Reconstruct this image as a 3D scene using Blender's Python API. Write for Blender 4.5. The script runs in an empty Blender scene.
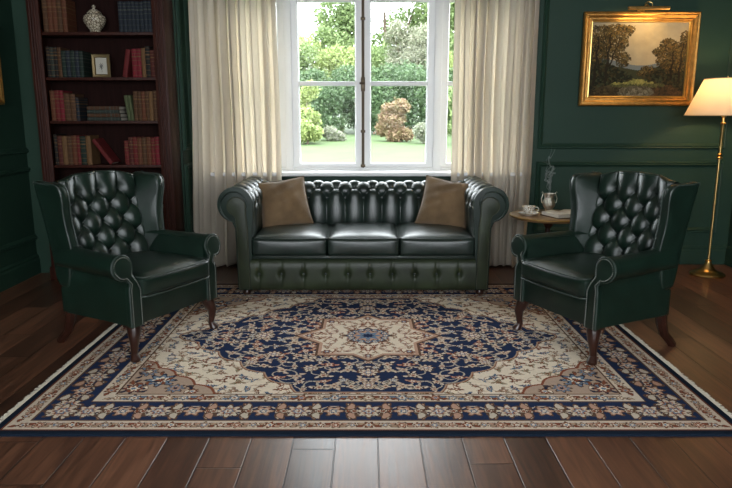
import bpy, bmesh, math, random
import numpy as np
from mathutils import Vector, Matrix
PI = math.pi
sc = bpy.context.scene
COL = sc.collection
random.seed(7)
rng = np.random.default_rng(11)

# ------------------------------------------------------------------ helpers
class MB:
    """collects shapes into one mesh"""
    def __init__(s):
        s.v = []; s.f = []
    def add(s, vs, fs):
        o = len(s.v)
        s.v += [tuple(v) for v in vs]
        s.f += [tuple(i + o for i in f) for f in fs]
        return s
    def box(s, x0, x1, y0, y1, z0, z1, bevel=0.0, seg=2, M=None):
        bm = bmesh.new()
        bmesh.ops.create_cube(bm, size=1)
        for v in bm.verts:
            v.co = Vector(((x0 + x1) / 2 + v.co.x * (x1 - x0), (y0 + y1) / 2 + v.co.y * (y1 - y0), (z0 + z1) / 2 + v.co.z * (z1 - z0)))
        if bevel > 0:
            bmesh.ops.bevel(bm, geom=list(bm.edges), offset=bevel, segments=seg, affect='EDGES', profile=.5)
        bm.verts.ensure_lookup_table()
        vs = [(M @ v.co if M else v.co) for v in bm.verts]
        fs = [[v.index for v in f.verts] for f in bm.faces]
        bm.verts.index_update()
        fs = [[v.index for v in f.verts] for f in bm.faces]
        s.add(vs, fs); bm.free()
        return s
    def tube(s, pts, r, n=8, closed=False, cap=True):
        pts = [Vector(p) for p in pts]
        m = len(pts)
        rs = r if isinstance(r, (list, tuple)) else [r] * m
        vs = []; prev = None
        for i, p in enumerate(pts):
            if closed: d = pts[(i + 1) % m] - pts[i - 1]
            else: d = pts[min(i + 1, m - 1)] - pts[max(i - 1, 0)]
            if d.length < 1e-9: d = Vector((0, 0, 1))
            d.normalize()
            if prev is None:
                a = Vector((0, 0, 1)) if abs(d.z) < .9 else Vector((1, 0, 0))
                u = d.cross(a).normalized()
            else:
                u = (prev - d * prev.dot(d))
                u = u.normalized() if u.length > 1e-6 else d.orthogonal().normalized()
            prev = u
            w = d.cross(u)
            for k in range(n):
                t = 2 * PI * k / n
                vs.append(p + (u * math.cos(t) + w * math.sin(t)) * rs[i])
        fs = []
        for i in range(m if closed else m - 1):
            for k in range(n):
                a = i * n + k; b = i * n + (k + 1) % n
                j = ((i + 1) % m) * n
                fs.append((a, b, j + (k + 1) % n, j + k))
        if cap and not closed:
            fs.append(tuple(range(n))[::-1]); fs.append(tuple((m - 1) * n + k for k in range(n)))
        return s.add(vs, fs)
    def lathe(s, prof, c=(0, 0, 0), n=32, M=None, flute=None):
        vs = []; fs = []; m = len(prof)
        for (r, z) in prof:
            for k in range(n):
                t = 2 * PI * k / n
                rr = r * (1 + (flute[1] * abs(math.sin(flute[0] * t / 2)) if flute else 0))
                v = Vector((c[0] + rr * math.cos(t), c[1] + rr * math.sin(t), c[2] + z))
                vs.append(M @ v if M else v)
        for i in range(m - 1):
            for k in range(n):
                fs.append((i * n + k, i * n + (k + 1) % n, (i + 1) * n + (k + 1) % n, (i + 1) * n + k))
        fs.append(tuple(range(n))[::-1]); fs.append(tuple((m - 1) * n + k for k in range(n)))
        return s.add(vs, fs)
    def grid(s, fn, nu, nv, wrapu=False):
        vs = []; fs = []
        for j in range(nv + 1):
            for i in range(nu + (0 if wrapu else 1)):
                vs.append(fn(i / nu, j / nv))
        w = nu if wrapu else nu + 1
        for j in range(nv):
            for i in range(nu):
                a = j * w + i; b = j * w + (i + 1) % w
                fs.append((a, b, b + w, a + w))
        return s.add(vs, fs)
    def prism(s, outline, t0, t1, mp, bevel=0.0):
        """outline of 2-D points extruded between t0 and t1; mp(a,b,t)->xyz"""
        bm = bmesh.new()
        vs = [bm.verts.new(mp(a, b, t0)) for a, b in outline]
        f = bm.faces.new(vs)
        r = bmesh.ops.extrude_face_region(bm, geom=[f])
        nv = [g for g in r['geom'] if isinstance(g, bmesh.types.BMVert)]
        d = Vector(mp(0, 0, t1)) - Vector(mp(0, 0, t0))
        for v in nv: v.co += d
        bmesh.ops.recalc_face_normals(bm, faces=list(bm.faces))
        if bevel > 0:
            es = [e for e in bm.edges if len(e.link_faces) == 2 and any(len(g.verts) > 4 for g in e.link_faces)]
            bmesh.ops.bevel(bm, geom=es, offset=bevel, segments=3, affect='EDGES', profile=.5, clamp_overlap=True)
        bm.verts.index_update()
        s.add([v.co.copy() for v in bm.verts], [[v.index for v in g.verts] for g in bm.faces])
        bm.free()
        return s
    def frame(s, x0, x1, z0, z1, prof, mp=None):
        """mitred rectangular moulding; prof = closed list of (inset, out)"""
        mp = mp or (lambda x, z, o: (x, -o, z))
        n = len(prof); vs = []
        for (sx, sz) in ((0, 0), (1, 0), (1, 1), (0, 1)):
            for (ins, out) in prof:
                x = x0 + ins if sx == 0 else x1 - ins
                z = z0 + ins if sz == 0 else z1 - ins
                vs.append(mp(x, z, out))
        fs = []
        for c in range(4):
            d = (c + 1) % 4
            for k in range(n):
                fs.append((c * n + k, c * n + (k + 1) % n, d * n + (k + 1) % n, d * n + k))
        return s.add(vs, fs)
    def build(s, name, mat, parent=None, smooth=True, angle=35, loc=None, fix=True):
        me = bpy.data.meshes.new(name)
        me.from_pydata(s.v, [], s.f)
        if fix:
            bm = bmesh.new(); bm.from_mesh(me)
            bmesh.ops.recalc_face_normals(bm, faces=list(bm.faces))
            bm.to_mesh(me); bm.free()
        me.materials.append(mat)
        if smooth:
            me.polygons.foreach_set('use_smooth', [True] * len(me.polygons))
            me.set_sharp_from_angle(angle=math.radians(angle))
        o = bpy.data.objects.new(name, me)
        COL.objects.link(o)
        if parent is not None: o.parent = parent
        if loc: o.location = loc
        return o

def tag(o, label=None, cat=None, group=None, kind=None):
    if label: o['label'] = label
    if cat: o['category'] = cat
    if group: o['group'] = group
    if kind: o['kind'] = kind
    return o
def thing(name, label, cat, loc=(0, 0, 0), rz=0, group=None):
    o = bpy.data.objects.new(name, None); COL.objects.link(o)
    o.empty_display_size = .1
    o.location = loc; o.rotation_euler = (0, 0, rz)
    return tag(o, label, cat, group)
def struct(o):
    o['kind'] = 'structure'; return o
def copy_tree(o, parent=None):
    c = o.copy(); COL.objects.link(c)
    if parent is not None: c.parent = parent
    for ch in [x for x in bpy.data.objects if x.parent == o]:
        copy_tree(ch, c)
    return c

# ------------------------------------------------------------------ materials
def nodes(name):
    m = bpy.data.materials.new(name); m.use_nodes = True
    nt = m.node_tree; b = nt.nodes['Principled BSDF']
    return m, nt, b
def mat(name, col, rough=.5, metal=0, spec=.5, bump=0, bscale=60, var=0, vscale=6, coat=0, sheen=0, detail=3, stretch=None, transl=None):
    m, nt, b = nodes(name)
    b.inputs['Base Color'].default_value = (*col, 1)
    b.inputs['Roughness'].default_value = rough
    b.inputs['Metallic'].default_value = metal
    b.inputs['Specular IOR Level'].default_value = spec
    b.inputs['Coat Weight'].default_value = coat
    b.inputs['Coat Roughness'].default_value = .2
    b.inputs['Sheen Weight'].default_value = sheen
    L = nt.links
    tc = nt.nodes.new('ShaderNodeTexCoord')
    vec = tc.outputs['Object']
    if stretch:
        mp = nt.nodes.new('ShaderNodeMapping'); mp.inputs['Scale'].default_value = stretch
        L.new(vec, mp.inputs['Vector']); vec = mp.outputs['Vector']
    if var:
        n = nt.nodes.new('ShaderNodeTexNoise'); n.inputs['Scale'].default_value = vscale; n.inputs['Detail'].default_value = detail
        L.new(vec, n.inputs['Vector'])
        r = nt.nodes.new('ShaderNodeMapRange'); r.inputs[1].default_value = .3; r.inputs[2].default_value = .7
        r.inputs[3].default_value = 1 - var; r.inputs[4].default_value = 1 + var
        L.new(n.outputs['Fac'], r.inputs[0])
        mx = nt.nodes.new('ShaderNodeVectorMath'); mx.operation = 'SCALE'; mx.inputs[0].default_value = col
        L.new(r.outputs[0], mx.inputs['Scale']); L.new(mx.outputs[0], b.inputs['Base Color'])
    if bump:
        n = nt.nodes.new('ShaderNodeTexNoise'); n.inputs['Scale'].default_value = bscale; n.inputs['Detail'].default_value = 4
        L.new(vec, n.inputs['Vector'])
        bp = nt.nodes.new('ShaderNodeBump'); bp.inputs['Strength'].default_value = bump; bp.inputs['Distance'].default_value = .01
        L.new(n.outputs['Fac'], bp.inputs['Height']); L.new(bp.outputs[0], b.inputs['Normal'])
    if transl:
        t = nt.nodes.new('ShaderNodeBsdfTranslucent'); t.inputs[0].default_value = (*transl[0], 1)
        mix = nt.nodes.new('ShaderNodeMixShader'); mix.inputs[0].default_value = transl[1]
        out = nt.nodes['Material Output']
        L.new(b.outputs[0], mix.inputs[1]); L.new(t.outputs[0], mix.inputs[2]); L.new(mix.outputs[0], out.inputs['Surface'])
    return m

M_wall = mat('green_wall_paint', (.015, .042, .027), .58, spec=.28, bump=.03, bscale=300, var=.05, vscale=2)
M_ceil = mat('ceiling_paint', (.75, .73, .68), .8)
M_white = mat('white_gloss_paint', (.80, .80, .80), .35)
M_leather = mat('green_leather', (.0065, .0175, .0115), .33, spec=.55, bump=.12, bscale=260, var=.25, vscale=9, coat=.04)
M_leather_sofa = mat('bottle_green_leather', (.011, .020, .016), .33, spec=.6, bump=.10, bscale=240, var=.3, vscale=8, coat=.05)
M_leather_olive = mat('olive_green_leather', (.022, .030, .015), .42, spec=.35, bump=.10, bscale=240, var=.35, vscale=7)
M_piping = mat('worn_piping', (.034, .048, .041), .42, var=.3)
M_nail = mat('nickel_nailheads', (.17, .18, .165), .45, metal=.8)
M_leather_front = mat('green_leather_facing', (.010, .021, .015), .42, spec=.25, bump=.1, bscale=240, var=.3, vscale=8)
M_button = mat('button_leather', (.006, .013, .010), .4)
M_legwood = mat('dark_polished_leg_wood', (.030, .010, .006), .28, var=.3, vscale=20, coat=.2)
M_bookwood = mat('mahogany', (.036, .010, .006), .5, spec=.18, var=.35, vscale=5, bump=.05, bscale=40, stretch=(12, 12, 1))
M_bookback = mat('mahogany_back_panel', (.014, .005, .004), .85, spec=.1, var=.3, vscale=5, stretch=(12, 12, 1))
M_brass = mat('aged_brass', (.60, .40, .15), .28, metal=1, var=.15, vscale=30)
M_gold = mat('gilt_frame', (.46, .245, .065), .40, metal=.85, bump=.25, bscale=90, var=.2, vscale=25)
M_silver = mat('engraved_silver', (.62, .58, .50), .28, metal=1, bump=.8, bscale=90)
M_suede = mat('brown_suede', (.165, .105, .055), .9, spec=.15, bump=.35, bscale=120, var=.28, vscale=7, sheen=.4, detail=6)
M_paper = mat('book_pages', (.62, .56, .47), .8)
M_china = mat('white_china', (.78, .75, .70), .2)
M_tabletop = mat('inlaid_table_wood', (.30, .17, .07), .3, var=.25, vscale=14, coat=.4)

def curtain_mat():
    m = mat('cream_linen', (.76, .70, .61), .85, spec=.1, bump=.12, bscale=500, transl=((.86, .80, .70), .50))
    return m
M_curtain = curtain_mat()

def floor_mat():
    m, nt, b = nodes('wide_plank_floor'); L = nt.links; N = nt.nodes.new
    def math_(op, a, bb=None):
        n = N('ShaderNodeMath'); n.operation = op
        for i, x in enumerate((a, bb)):
            if x is None: continue
            if isinstance(x, (int, float)): n.inputs[i].default_value = x
            else: L.new(x, n.inputs[i])
        return n.outputs[0]
    tc = N('ShaderNodeTexCoord'); sp = N('ShaderNodeSeparateXYZ'); L.new(tc.outputs['Object'], sp.inputs[0])
    x = math_('DIVIDE', math_('SUBTRACT', sp.outputs[0], .048), .172)
    row = math_('FLOOR', x); fx = math_('FRACT', x)
    wn = N('ShaderNodeTexWhiteNoise'); wn.noise_dimensions = '1D'; L.new(row, wn.inputs['W'])
    y = math_('DIVIDE', math_('ADD', sp.outputs[1], math_('MULTIPLY', wn.outputs['Value'], 7.3)), 1.45)
    cell = math_('FLOOR', y); fy = math_('FRACT', y)
    cb = N('ShaderNodeCombineXYZ'); L.new(row, cb.inputs[0]); L.new(cell, cb.inputs[1])
    w2 = N('ShaderNodeTexWhiteNoise'); w2.noise_dimensions = '2D'; L.new(cb.outputs[0], w2.inputs['Vector'])
    # grain stretched along the board, shifted per board
    off = N('ShaderNodeVectorMath'); off.operation = 'SCALE'; L.new(w2.outputs['Color'], off.inputs[0]); off.inputs['Scale'].default_value = 40
    ad = N('ShaderNodeVectorMath'); ad.operation = 'ADD'; L.new(tc.outputs['Object'], ad.inputs[0]); L.new(off.outputs[0], ad.inputs[1])
    mp = N('ShaderNodeMapping'); mp.inputs['Scale'].default_value = (26, 1.6, 1); L.new(ad.outputs[0], mp.inputs['Vector'])
    gr = N('ShaderNodeTexNoise'); gr.inputs['Scale'].default_value = 1.3; gr.inputs['Detail'].default_value = 7; gr.inputs['Distortion'].default_value = 1.2
    L.new(mp.outputs[0], gr.inputs['Vector'])
    mp2 = N('ShaderNodeMapping'); mp2.inputs['Scale'].default_value = (5, .9, 1); L.new(ad.outputs[0], mp2.inputs['Vector'])
    g2 = N('ShaderNodeTexNoise'); g2.inputs['Scale'].default_value = 1.5; g2.inputs['Detail'].default_value = 3; L.new(mp2.outputs[0], g2.inputs['Vector'])
    ramp = N('ShaderNodeValToRGB'); e = ramp.color_ramp.elements
    e[0].position = .26; e[0].color = (.015, .006, .004, 1)
    e[1].position = .76; e[1].color = (.230, .098, .052, 1)
    k = e.new(.5); k.color = (.088, .036, .020, 1)
    t = math_('ADD', math_('MULTIPLY', gr.outputs['Fac'], .56), math_('MULTIPLY', w2.outputs['Value'], .25))
    t = math_('ADD', t, math_('MULTIPLY', g2.outputs['Fac'], .24))
    L.new(t, ramp.inputs[0])
    ex = math_('MINIMUM', fx, math_('SUBTRACT', 1, fx))
    ey = math_('MULTIPLY', math_('MINIMUM', fy, math_('SUBTRACT', 1, fy)), 8.4)
    ed = math_('MINIMUM', ex, ey)
    seam = N('ShaderNodeMapRange'); seam.inputs[1].default_value = .006; seam.inputs[2].default_value = .022; L.new(ed, seam.inputs[0])
    mx = N('ShaderNodeVectorMath'); mx.operation = 'SCALE'; L.new(ramp.outputs[0], mx.inputs[0])
    sc_ = math_('ADD', math_('MULTIPLY', seam.outputs[0], .75), .25); L.new(sc_, mx.inputs['Scale'])
    L.new(mx.outputs[0], b.inputs['Base Color'])
    rr = math_('ADD', math_('MULTIPLY', gr.outputs['Fac'], .14), .29); L.new(rr, b.inputs['Roughness'])
    bp = N('ShaderNodeBump'); bp.inputs['Strength'].default_value = .5; bp.inputs['Distance'].default_value = .004
    hh = math_('ADD', math_('MULTIPLY', gr.outputs['Fac'], .25), seam.outputs[0]); L.new(hh, bp.inputs['Height']); L.new(bp.outputs[0], b.inputs['Normal'])
    b.inputs['Coat Weight'].default_value = .30; b.inputs['Coat Roughness'].default_value = .32
    return m
M_floor = floor_mat()

def glass_mat():
    m, nt, b = nodes('window_glass'); L = nt.links
    nt.nodes.remove(b)
    t = nt.nodes.new('ShaderNodeBsdfTransparent'); t.inputs[0].default_value = (.97, .98, .97, 1)
    g = nt.nodes.new('ShaderNodeBsdfGlossy'); g.inputs['Roughness'].default_value = 0
    f = nt.nodes.new('ShaderNodeFresnel'); f.inputs[0].default_value = 1.1
    mx = nt.nodes.new('ShaderNodeMixShader'); L.new(f.outputs[0], mx.inputs[0]); L.new(t.outputs[0], mx.inputs[1]); L.new(g.outputs[0], mx.inputs[2])
    L.new(mx.outputs[0], nt.nodes['Material Output'].inputs['Surface'])
    return m
M_glass = glass_mat()

def attr_mat(name, rough=.9, bump=0, bscale=400, spec=.3, sheen=0):
    m, nt, b = nodes(name); L = nt.links
    a = nt.nodes.new('ShaderNodeAttribute'); a.attribute_name = 'Col'
    L.new(a.outputs['Color'], b.inputs['Base Color'])
    b.inputs['Roughness'].default_value = rough; b.inputs['Specular IOR Level'].default_value = spec
    b.inputs['Sheen Weight'].default_value = sheen
    if bump:
        tc = nt.nodes.new('ShaderNodeTexCoord'); n = nt.nodes.new('ShaderNodeTexNoise'); n.inputs['Scale'].default_value = bscale
        L.new(tc.outputs['Object'], n.inputs['Vector'])
        bp = nt.nodes.new('ShaderNodeBump'); bp.inputs['Strength'].default_value = bump; bp.inputs['Distance'].default_value = .004
        L.new(n.outputs['Fac'], bp.inputs['Height']); L.new(bp.outputs[0], b.inputs['Normal'])
    return m

def leaf_mat(name, c1, c2, tr=.35):
    m, nt, b = nodes(name); L = nt.links
    g = nt.nodes.new('ShaderNodeNewGeometry')
    r = nt.nodes.new('ShaderNodeMix'); r.data_type = 'RGBA'
    r.inputs[6].default_value = (*c1, 1); r.inputs[7].default_value = (*c2, 1)
    L.new(g.outputs['Random Per Island'], r.inputs[0]); L.new(r.outputs[2], b.inputs['Base Color'])
    b.inputs['Roughness'].default_value = .6
    t = nt.nodes.new('ShaderNodeBsdfTranslucent'); L.new(r.outputs[2], t.inputs[0])
    mx = nt.nodes.new('ShaderNodeMixShader'); mx.inputs[0].default_value = tr
    L.new(b.outputs[0], mx.inputs[1]); L.new(t.outputs[0], mx.inputs[2]); L.new(mx.outputs[0], nt.nodes['Material Output'].inputs['Surface'])
    return m

# ------------------------------------------------------------------ camera
cam = bpy.data.cameras.new('camera'); co = bpy.data.objects.new('camera', cam); COL.objects.link(co)
pitch = math.atan(129 / 645)
co.location = (0, 0, 1.3); co.rotation_euler = (PI / 2 - pitch, 0, 0)
cam.sensor_width = 36; cam.lens = 36 * 645 / 732; cam.clip_start = .05; cam.clip_end = 400
sc.camera = co

# ------------------------------------------------------------------ room shell
XL, XR, YB, YF, ZC = -2.75, 3.2, 5.6, -2.4, 2.95
struct(MB().box(XL - .2, XR + .2, YF - .2, YB + .35, -.1, 0).build('floor', M_floor, smooth=False))
struct(MB().box(XL - .2, XR + .2, YF - .2, YB + .35, ZC, ZC + .15).build('ceiling', M_ceil, smooth=False))
struct(MB().box(XL - .15, XL, YF, YB + .3, 0, ZC).build('wall_left', M_wall, smooth=False))
struct(MB().box(XR, XR + .15, YF, YB + .3, 0, ZC).build('wall_right', M_wall, smooth=False))
WX0, WX1, WZ0, WZ1 = -1.32, 1.27, .78, 2.40
b = MB()
b.box(XL, -1.488, YB - .33, YB + .01, 0, ZC).box(XL, WX0, YB, YB + .3, 0, ZC).box(WX1, XR, YB, YB + .3, 0, ZC).box(WX0, WX1, YB, YB + .3, 0, WZ0).box(WX0, WX1, YB, YB + .3, WZ1, ZC)
struct(b.build('wall_back', M_wall, smooth=False))
# wall behind the photographer, with two unseen windows added to light the room
FILL_WINDOWS = [(-2.6, -.1), (.3, 2.95)]
b = MB(); xs = [XL] + [v for r in FILL_WINDOWS for v in r] + [XR]
for i in range(0, len(xs), 2): b.box(xs[i], xs[i + 1], YF - .25, YF, 0, ZC)
for (a, c) in FILL_WINDOWS: b.box(a, c, YF - .25, YF, 0, .95).box(a, c, YF - .25, YF, 2.8, ZC)
struct(b.build('wall_front', M_wall, smooth=False))

# panel mouldings
PROF = [(0, 0), (.0, .012), (.008, .022), (.018, .018), (.024, .024), (.034, .012), (.042, .008), (.046, 0)]
n_trim = [0]
def panel(x0, x1, z0, z1, side='back'):
    n_trim[0] += 1
    if side == 'back': mp = lambda x, z, o: (x, YB - o + .001, z)
    elif side == 'pier': mp = lambda x, z, o: (-1.489 + o, x, z)
    elif side == 'left': mp = lambda x, z, o: (XL + o - .001, x, z)
    else: mp = lambda x, z, o: (XR - o + .001, x, z)
    struct(MB().frame(x0, x1, z0, z1, PROF, mp).build('trim_%d' % n_trim[0], M_wall, angle=25))
for (x0, x1) in ((1.47, 3.08),):
    panel(x0, x1, .285, .905); panel(x0, x1, 1.015, 2.75)
panel(5.300, 5.585, .285, .905, 'pier'); panel(5.300, 5.585, 1.015, 2.75, 'pier')
for side in ('left', 'right'):
    for (a, c) in ((-2.2, -.4), (-.2, 1.7), (1.9, 3.55), (3.75, 5.50)):
        panel(a, c, .285, .885, side); panel(a, c, 1.0, 2.75, side)
# baseboards
def base_prof(t): return [(0, 0), (0, .018), (.13, .018), (.145, .012), (.155, .014), (.165, .005), (.165, 0)]
def baseboard(name, p0, p1, nx, ny):
    pr = [(0, 0), (0, .02), (.12, .02), (.135, .013), (.15, .016), (.165, .006), (.165, 0)]
    vs = []; n = len(pr)
    for p in (p0, p1):
        for (z, o) in pr: vs.append((p[0] + nx * o, p[1] + ny * o, z))
    fs = [(k, (k + 1) % n, n + (k + 1) % n, n + k) for k in range(n)] + [tuple(range(n)), tuple(range(n, 2 * n))]
    struct(MB().add(vs, fs).build(name, M_wall, angle=25))
baseboard('baseboard_back', (-1.488, YB), (XR, YB), 0, -1)
baseboard('baseboard_pier', (-1.488, YB - .33), (-1.488, YB), 1, 0)
baseboard('baseboard_left', (XL, YF), (XL, YB - .33), 1, 0)
baseboard('baseboard_right', (XR, YF), (XR, YB), -1, 0)

# ------------------------------------------------------------------ main window
wy = 5.76   # face of the sashes
w1 = struct(MB().frame(WX0, WX1, WZ0 + .02, WZ1, [(0, -.06), (.05, -.06), (.05, .03), (.04, .04), (0, .04)], lambda x, z, o: (x, wy - o, z)).build('window_1', M_white, smooth=False))
cx = -.026
# inner sill board with nosing
struct(MB().box(WX0 - .06, WX1 + .06, 5.50, 5.80, .787, .82, .008).build('window_sill', M_white, w1))
# two mullions between the casements and the side lights
for x in (cx - .645, cx + .645):
    MB().box(x - .032, x + .032, wy - .045, wy + .06, WZ0 + .04, WZ1 - .03, .006).build('mullion', M_white, w1)
def sash(x0, x1, z0, z1, name='window_sash'):
    s = MB().frame(x0, x1, z0, z1, [(0, -.02), (0, .024), (.052, .024), (.062, .008), (.062, -.02)], lambda x, z, o: (x, wy - o, z)).build(name, M_white, w1, smooth=False)
    MB().box(x0 + .055, x1 - .055, wy - .016, wy + .016, 1.547, 1.585, .005).build('glazing_bar', M_white, s)
    MB().box(x0 + .055, x1 - .055, wy - .002, wy + .002, z0 + .055, z1 - .055).build('pane', M_glass, s, smooth=False)
    return s
zs0, zs1 = .822, 2.30
sash(cx - .614, cx - .008, zs0, zs1); sash(cx + .008, cx + .614, zs0, zs1)
sash(WX0 + .05, cx - .677, zs0, zs1); sash(cx + .677, WX1 - .05, zs0, zs1)
MB().box(WX0 + .05, WX1 - .05, wy - .04, wy + .04, zs1, WZ1 - .04, .004).build('head_rail', M_white, w1)
# espagnolette rod with handle and hinges
M_darkbrass = mat('dark_bronze', (.10, .075, .05), .4, metal=.8)
MB().tube([(cx, wy - .032, zs0 + .01), (cx, wy - .032, zs1 - .01)], .0075, 8).box(cx - .012, cx + .012, wy - .034, wy - .024, zs0 + .02, zs1 - .02).build('bolt_rod', M_darkbrass, w1)
h = MB().box(cx - .018, cx + .018, wy - .05, wy - .022, 1.50, 1.62, .006); h.tube([(cx - .03, wy - .06, 1.567), (cx + .012, wy - .06, 1.567)], .009, 8)
h.build('window_handle', M_darkbrass, w1)
for z in (1.16, .86, 2.1): MB().box(cx - .02, cx + .02, wy - .044, wy - .022, z - .012, z + .012, .003).build('rod_guide', M_darkbrass, w1)
for x in (cx - .617, cx + .617):
    for z in (1.0, 1.9): MB().tube([(x, wy - .03, z - .05), (x, wy - .03, z + .05)], .007, 8).build('hinge', M_white, w1)
# frames of the added fill-daylight windows behind the photographer
for i, (a, c) in enumerate(FILL_WINDOWS):
    w = struct(MB().frame(a, c, .95, 2.8, [(0, -.04), (0, .02), (.07, .02), (.07, -.04)], lambda x, z, o: (x, YF - .1 + o, z)).build('window_%d' % (i + 2), M_white, smooth=False))
    for k in (1, 2): MB().box(a + (c - a) * k / 3 - .03, a + (c - a) * k / 3 + .03, YF - .12, YF - .08, 1.0, 2.75).build('mullion', M_white, w)

# ------------------------------------------------------------------ curtains
def curtain(name, xa, xb, label, seed, wide=.0):
    r = random.Random(seed)
    ph = [r.uniform(0, 6.28) for _ in range(6)]
    z0, z1 = .015, 2.66
    nu, nv = 220, 60
    nf = 8.5
    def f(u, v):
        z = z0 + (z1 - z0) * v
        low = 1 - v
        uu = u + .010 * math.sin(2 * PI * 2.3 * u + ph[0] + 2.2 * low) + .004 * math.sin(9 * v + ph[3])
        x = xa + (xb - xa) * uu
        x += (u - .5) * wide * low ** 1.5
        a = .050 * (.8 + .35 * math.sin(5.1 * u * 2 + ph[1]))
        w = math.sin(2 * PI * nf * u + ph[2] + .9 * math.sin(3.2 * u * 2 + ph[4] + 1.3 * low) + .4 * low)
        y = 5.492 + a * w + .014 * math.sin(2 * PI * nf * 2.1 * u + ph[5]) * (.6 + .6 * low)
        x += .014 * math.sin(4 * PI * nf * u + ph[0]) + .012 * low * math.sin(7 * u + 5 * v + ph[1])
        if v < .06:                                  # hem breaks slightly on the boards
            y -= (.06 - v) * .35 * (1 + math.sin(17 * u + ph[3]))
        return (x, y, z)
    o = MB().grid(f, nu, nv).build(name, M_curtain, fix=False, angle=180)
    md = o.modifiers.new('thick', 'SOLIDIFY'); md.thickness = .0015; md.offset = 0
    return tag(o, label, 'curtain', None)
curtain('linen_curtain', -1.445, -.735, 'long cream pleated curtain left of the window, beside the bookcase', 3, .08)
curtain('linen_curtain', .728, 1.405, 'long cream pleated curtain right of the window, behind the side table', 5, -.02)
cr = MB().tube([(-1.7, 5.47, 2.70), (1.65, 5.47, 2.70)], .016, 12)
crt = thing('curtain_rod', 'brass curtain rod carrying both cream curtains above the window', 'curtain rod', (0, 5.47, 2.7))
cr = MB().tube([(-1.7, 0, 0), (1.65, 0, 0)], .016, 12).build('rod', M_brass, crt)
for x in (-1.7, 1.65): MB().lathe([(0.001, -.035), (.025, -.025), (.035, 0), (.025, .025), (.001, .035)], (x, 0, 0), 16).build('finial', M_brass, crt)
for x in (-1.6, 1.55): MB().tube([(x, .01, 0), (x, .13, 0)], .01, 8).build('bracket', M_brass, crt)

# ------------------------------------------------------------------ tufting
def tuft(a, b, lo, hi, pw=.42):
    """deep-button height 0..1; buttons sit at integer a,b with a+b even; outside rows lo..hi straight pleats"""
    bb = min(max(b, lo), hi)
    p = (a + bb) / 2; q = (a - bb) / 2
    s = (abs(math.sin(PI * p)) * abs(math.sin(PI * q))) ** pw
    if b != bb:                                       # pleats running off from the last row
        par = bb % 2
        s2 = .15 + .80 * abs(math.sin(PI * (a - par) / 2)) ** .8
        k = min(1, abs(b - bb) * 1.4)
        s = s * (1 - k) + s2 * k
        s = max(s, s2 * .0)
    # distance to the nearest button
    d = 9
    b0 = round(bb)
    for r in (b0 - 1, b0, b0 + 1):
        if r < lo or r > hi: continue
        par = r % 2
        c = round((a - par) / 2) * 2 + par
        d = min(d, math.hypot(a - c, (b - r)))
    g = 1 - math.exp(-(d / .34) ** 2)
    return .62 * s + .38 * g

def tufted_loft(mb, path, length, nu, nv, place, ua, sb, lo, hi, depth, fade=None, u0=0):
    pass

def profile_sampler(pts):
    """smooth (Catmull-Rom) sampler by arclength over a list of 2-D points"""
    P = [Vector(p) for p in pts]
    dense = []
    n = len(P)
    for i in range(n - 1):
        p0 = P[max(i - 1, 0)]; p1 = P[i]; p2 = P[i + 1]; p3 = P[min(i + 2, n - 1)]
        for k in range(16):
            t = k / 16
            dense.append(.5 * ((2 * p1) + (-p0 + p2) * t + (2 * p0 - 5 * p1 + 4 * p2 - p3) * t * t + (-p0 + 3 * p1 - 3 * p2 + p3) * t ** 3))
    dense.append(P[-1])
    L = [0]
    for i in range(1, len(dense)): L.append(L[-1] + (dense[i] - dense[i - 1]).length)
    tot = L[-1]
    def f(t):
        s = t * tot
        import bisect
        i = min(max(bisect.bisect_right(L, s) - 1, 0), len(dense) - 2)
        k = (s - L[i]) / max(L[i + 1] - L[i], 1e-9)
        p = dense[i].lerp(dense[i + 1], k)
        i0 = max(i - 3, 0); i1 = min(i + 4, len(dense) - 1)
        d = (dense[i1] - dense[i0]).normalized()
        return p, d
    return f, tot

def cushion_mesh(x0, x1, y0, y1, z0, z1, crown=.02, r=.03, nx=26, ny=22, bulge=.012):
    """soft box cushion as a closed surface"""
    b = MB()
    cxx, cyy, czz = (x0 + x1) / 2, (y0 + y1) / 2, (z0 + z1) / 2
    hx, hy, hz = (x1 - x0) / 2, (y1 - y0) / 2, (z1 - z0) / 2
    bm = bmesh.new(); bmesh.ops.create_cube(bm, size=2)
    bmesh.ops.subdivide_edges(bm, edges=list(bm.edges), cuts=17, use_grid_fill=True)
    for v in bm.verts:
        x, y, z = v.co
        X, Y, Z = x * hx, y * hy, z * hz
        # round the edges
        ix, iy, iz = max(-hx + r, min(hx - r, X)), max(-hy + r, min(hy - r, Y)), max(-hz + r, min(hz - r, Z))
        d = Vector((X - ix, Y - iy, Z - iz))
        if d.length > 1e-9:
            m = max(abs(d.x), abs(d.y), abs(d.z)); 
            d = d.normalized() * min(r, m if sum(abs(c) > 1e-9 for c in d) == 1 else r)
        X, Y, Z = ix + d.x, iy + d.y, iz + d.z
        if z > 0: Z += crown * (1 - x ** 4) * (1 - y ** 4) * max(0, z)
        else: Z -= 0
        Y += (bulge * (1 - x ** 2) * (1 - z ** 2)) * (1 if y > 0 else -1) * abs(y) ** 4
        X += (bulge * .5 * (1 - y ** 2) * (1 - z ** 2)) * (1 if x > 0 else -1) * abs(x) ** 4
        v.co = Vector((cxx + X, cyy + Y, czz + Z))
    bm.verts.index_update()
    b.add([v.co.copy() for v in bm.verts], [[v.index for v in f.verts] for f in bm.faces]); bm.free()
    return b
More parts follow.
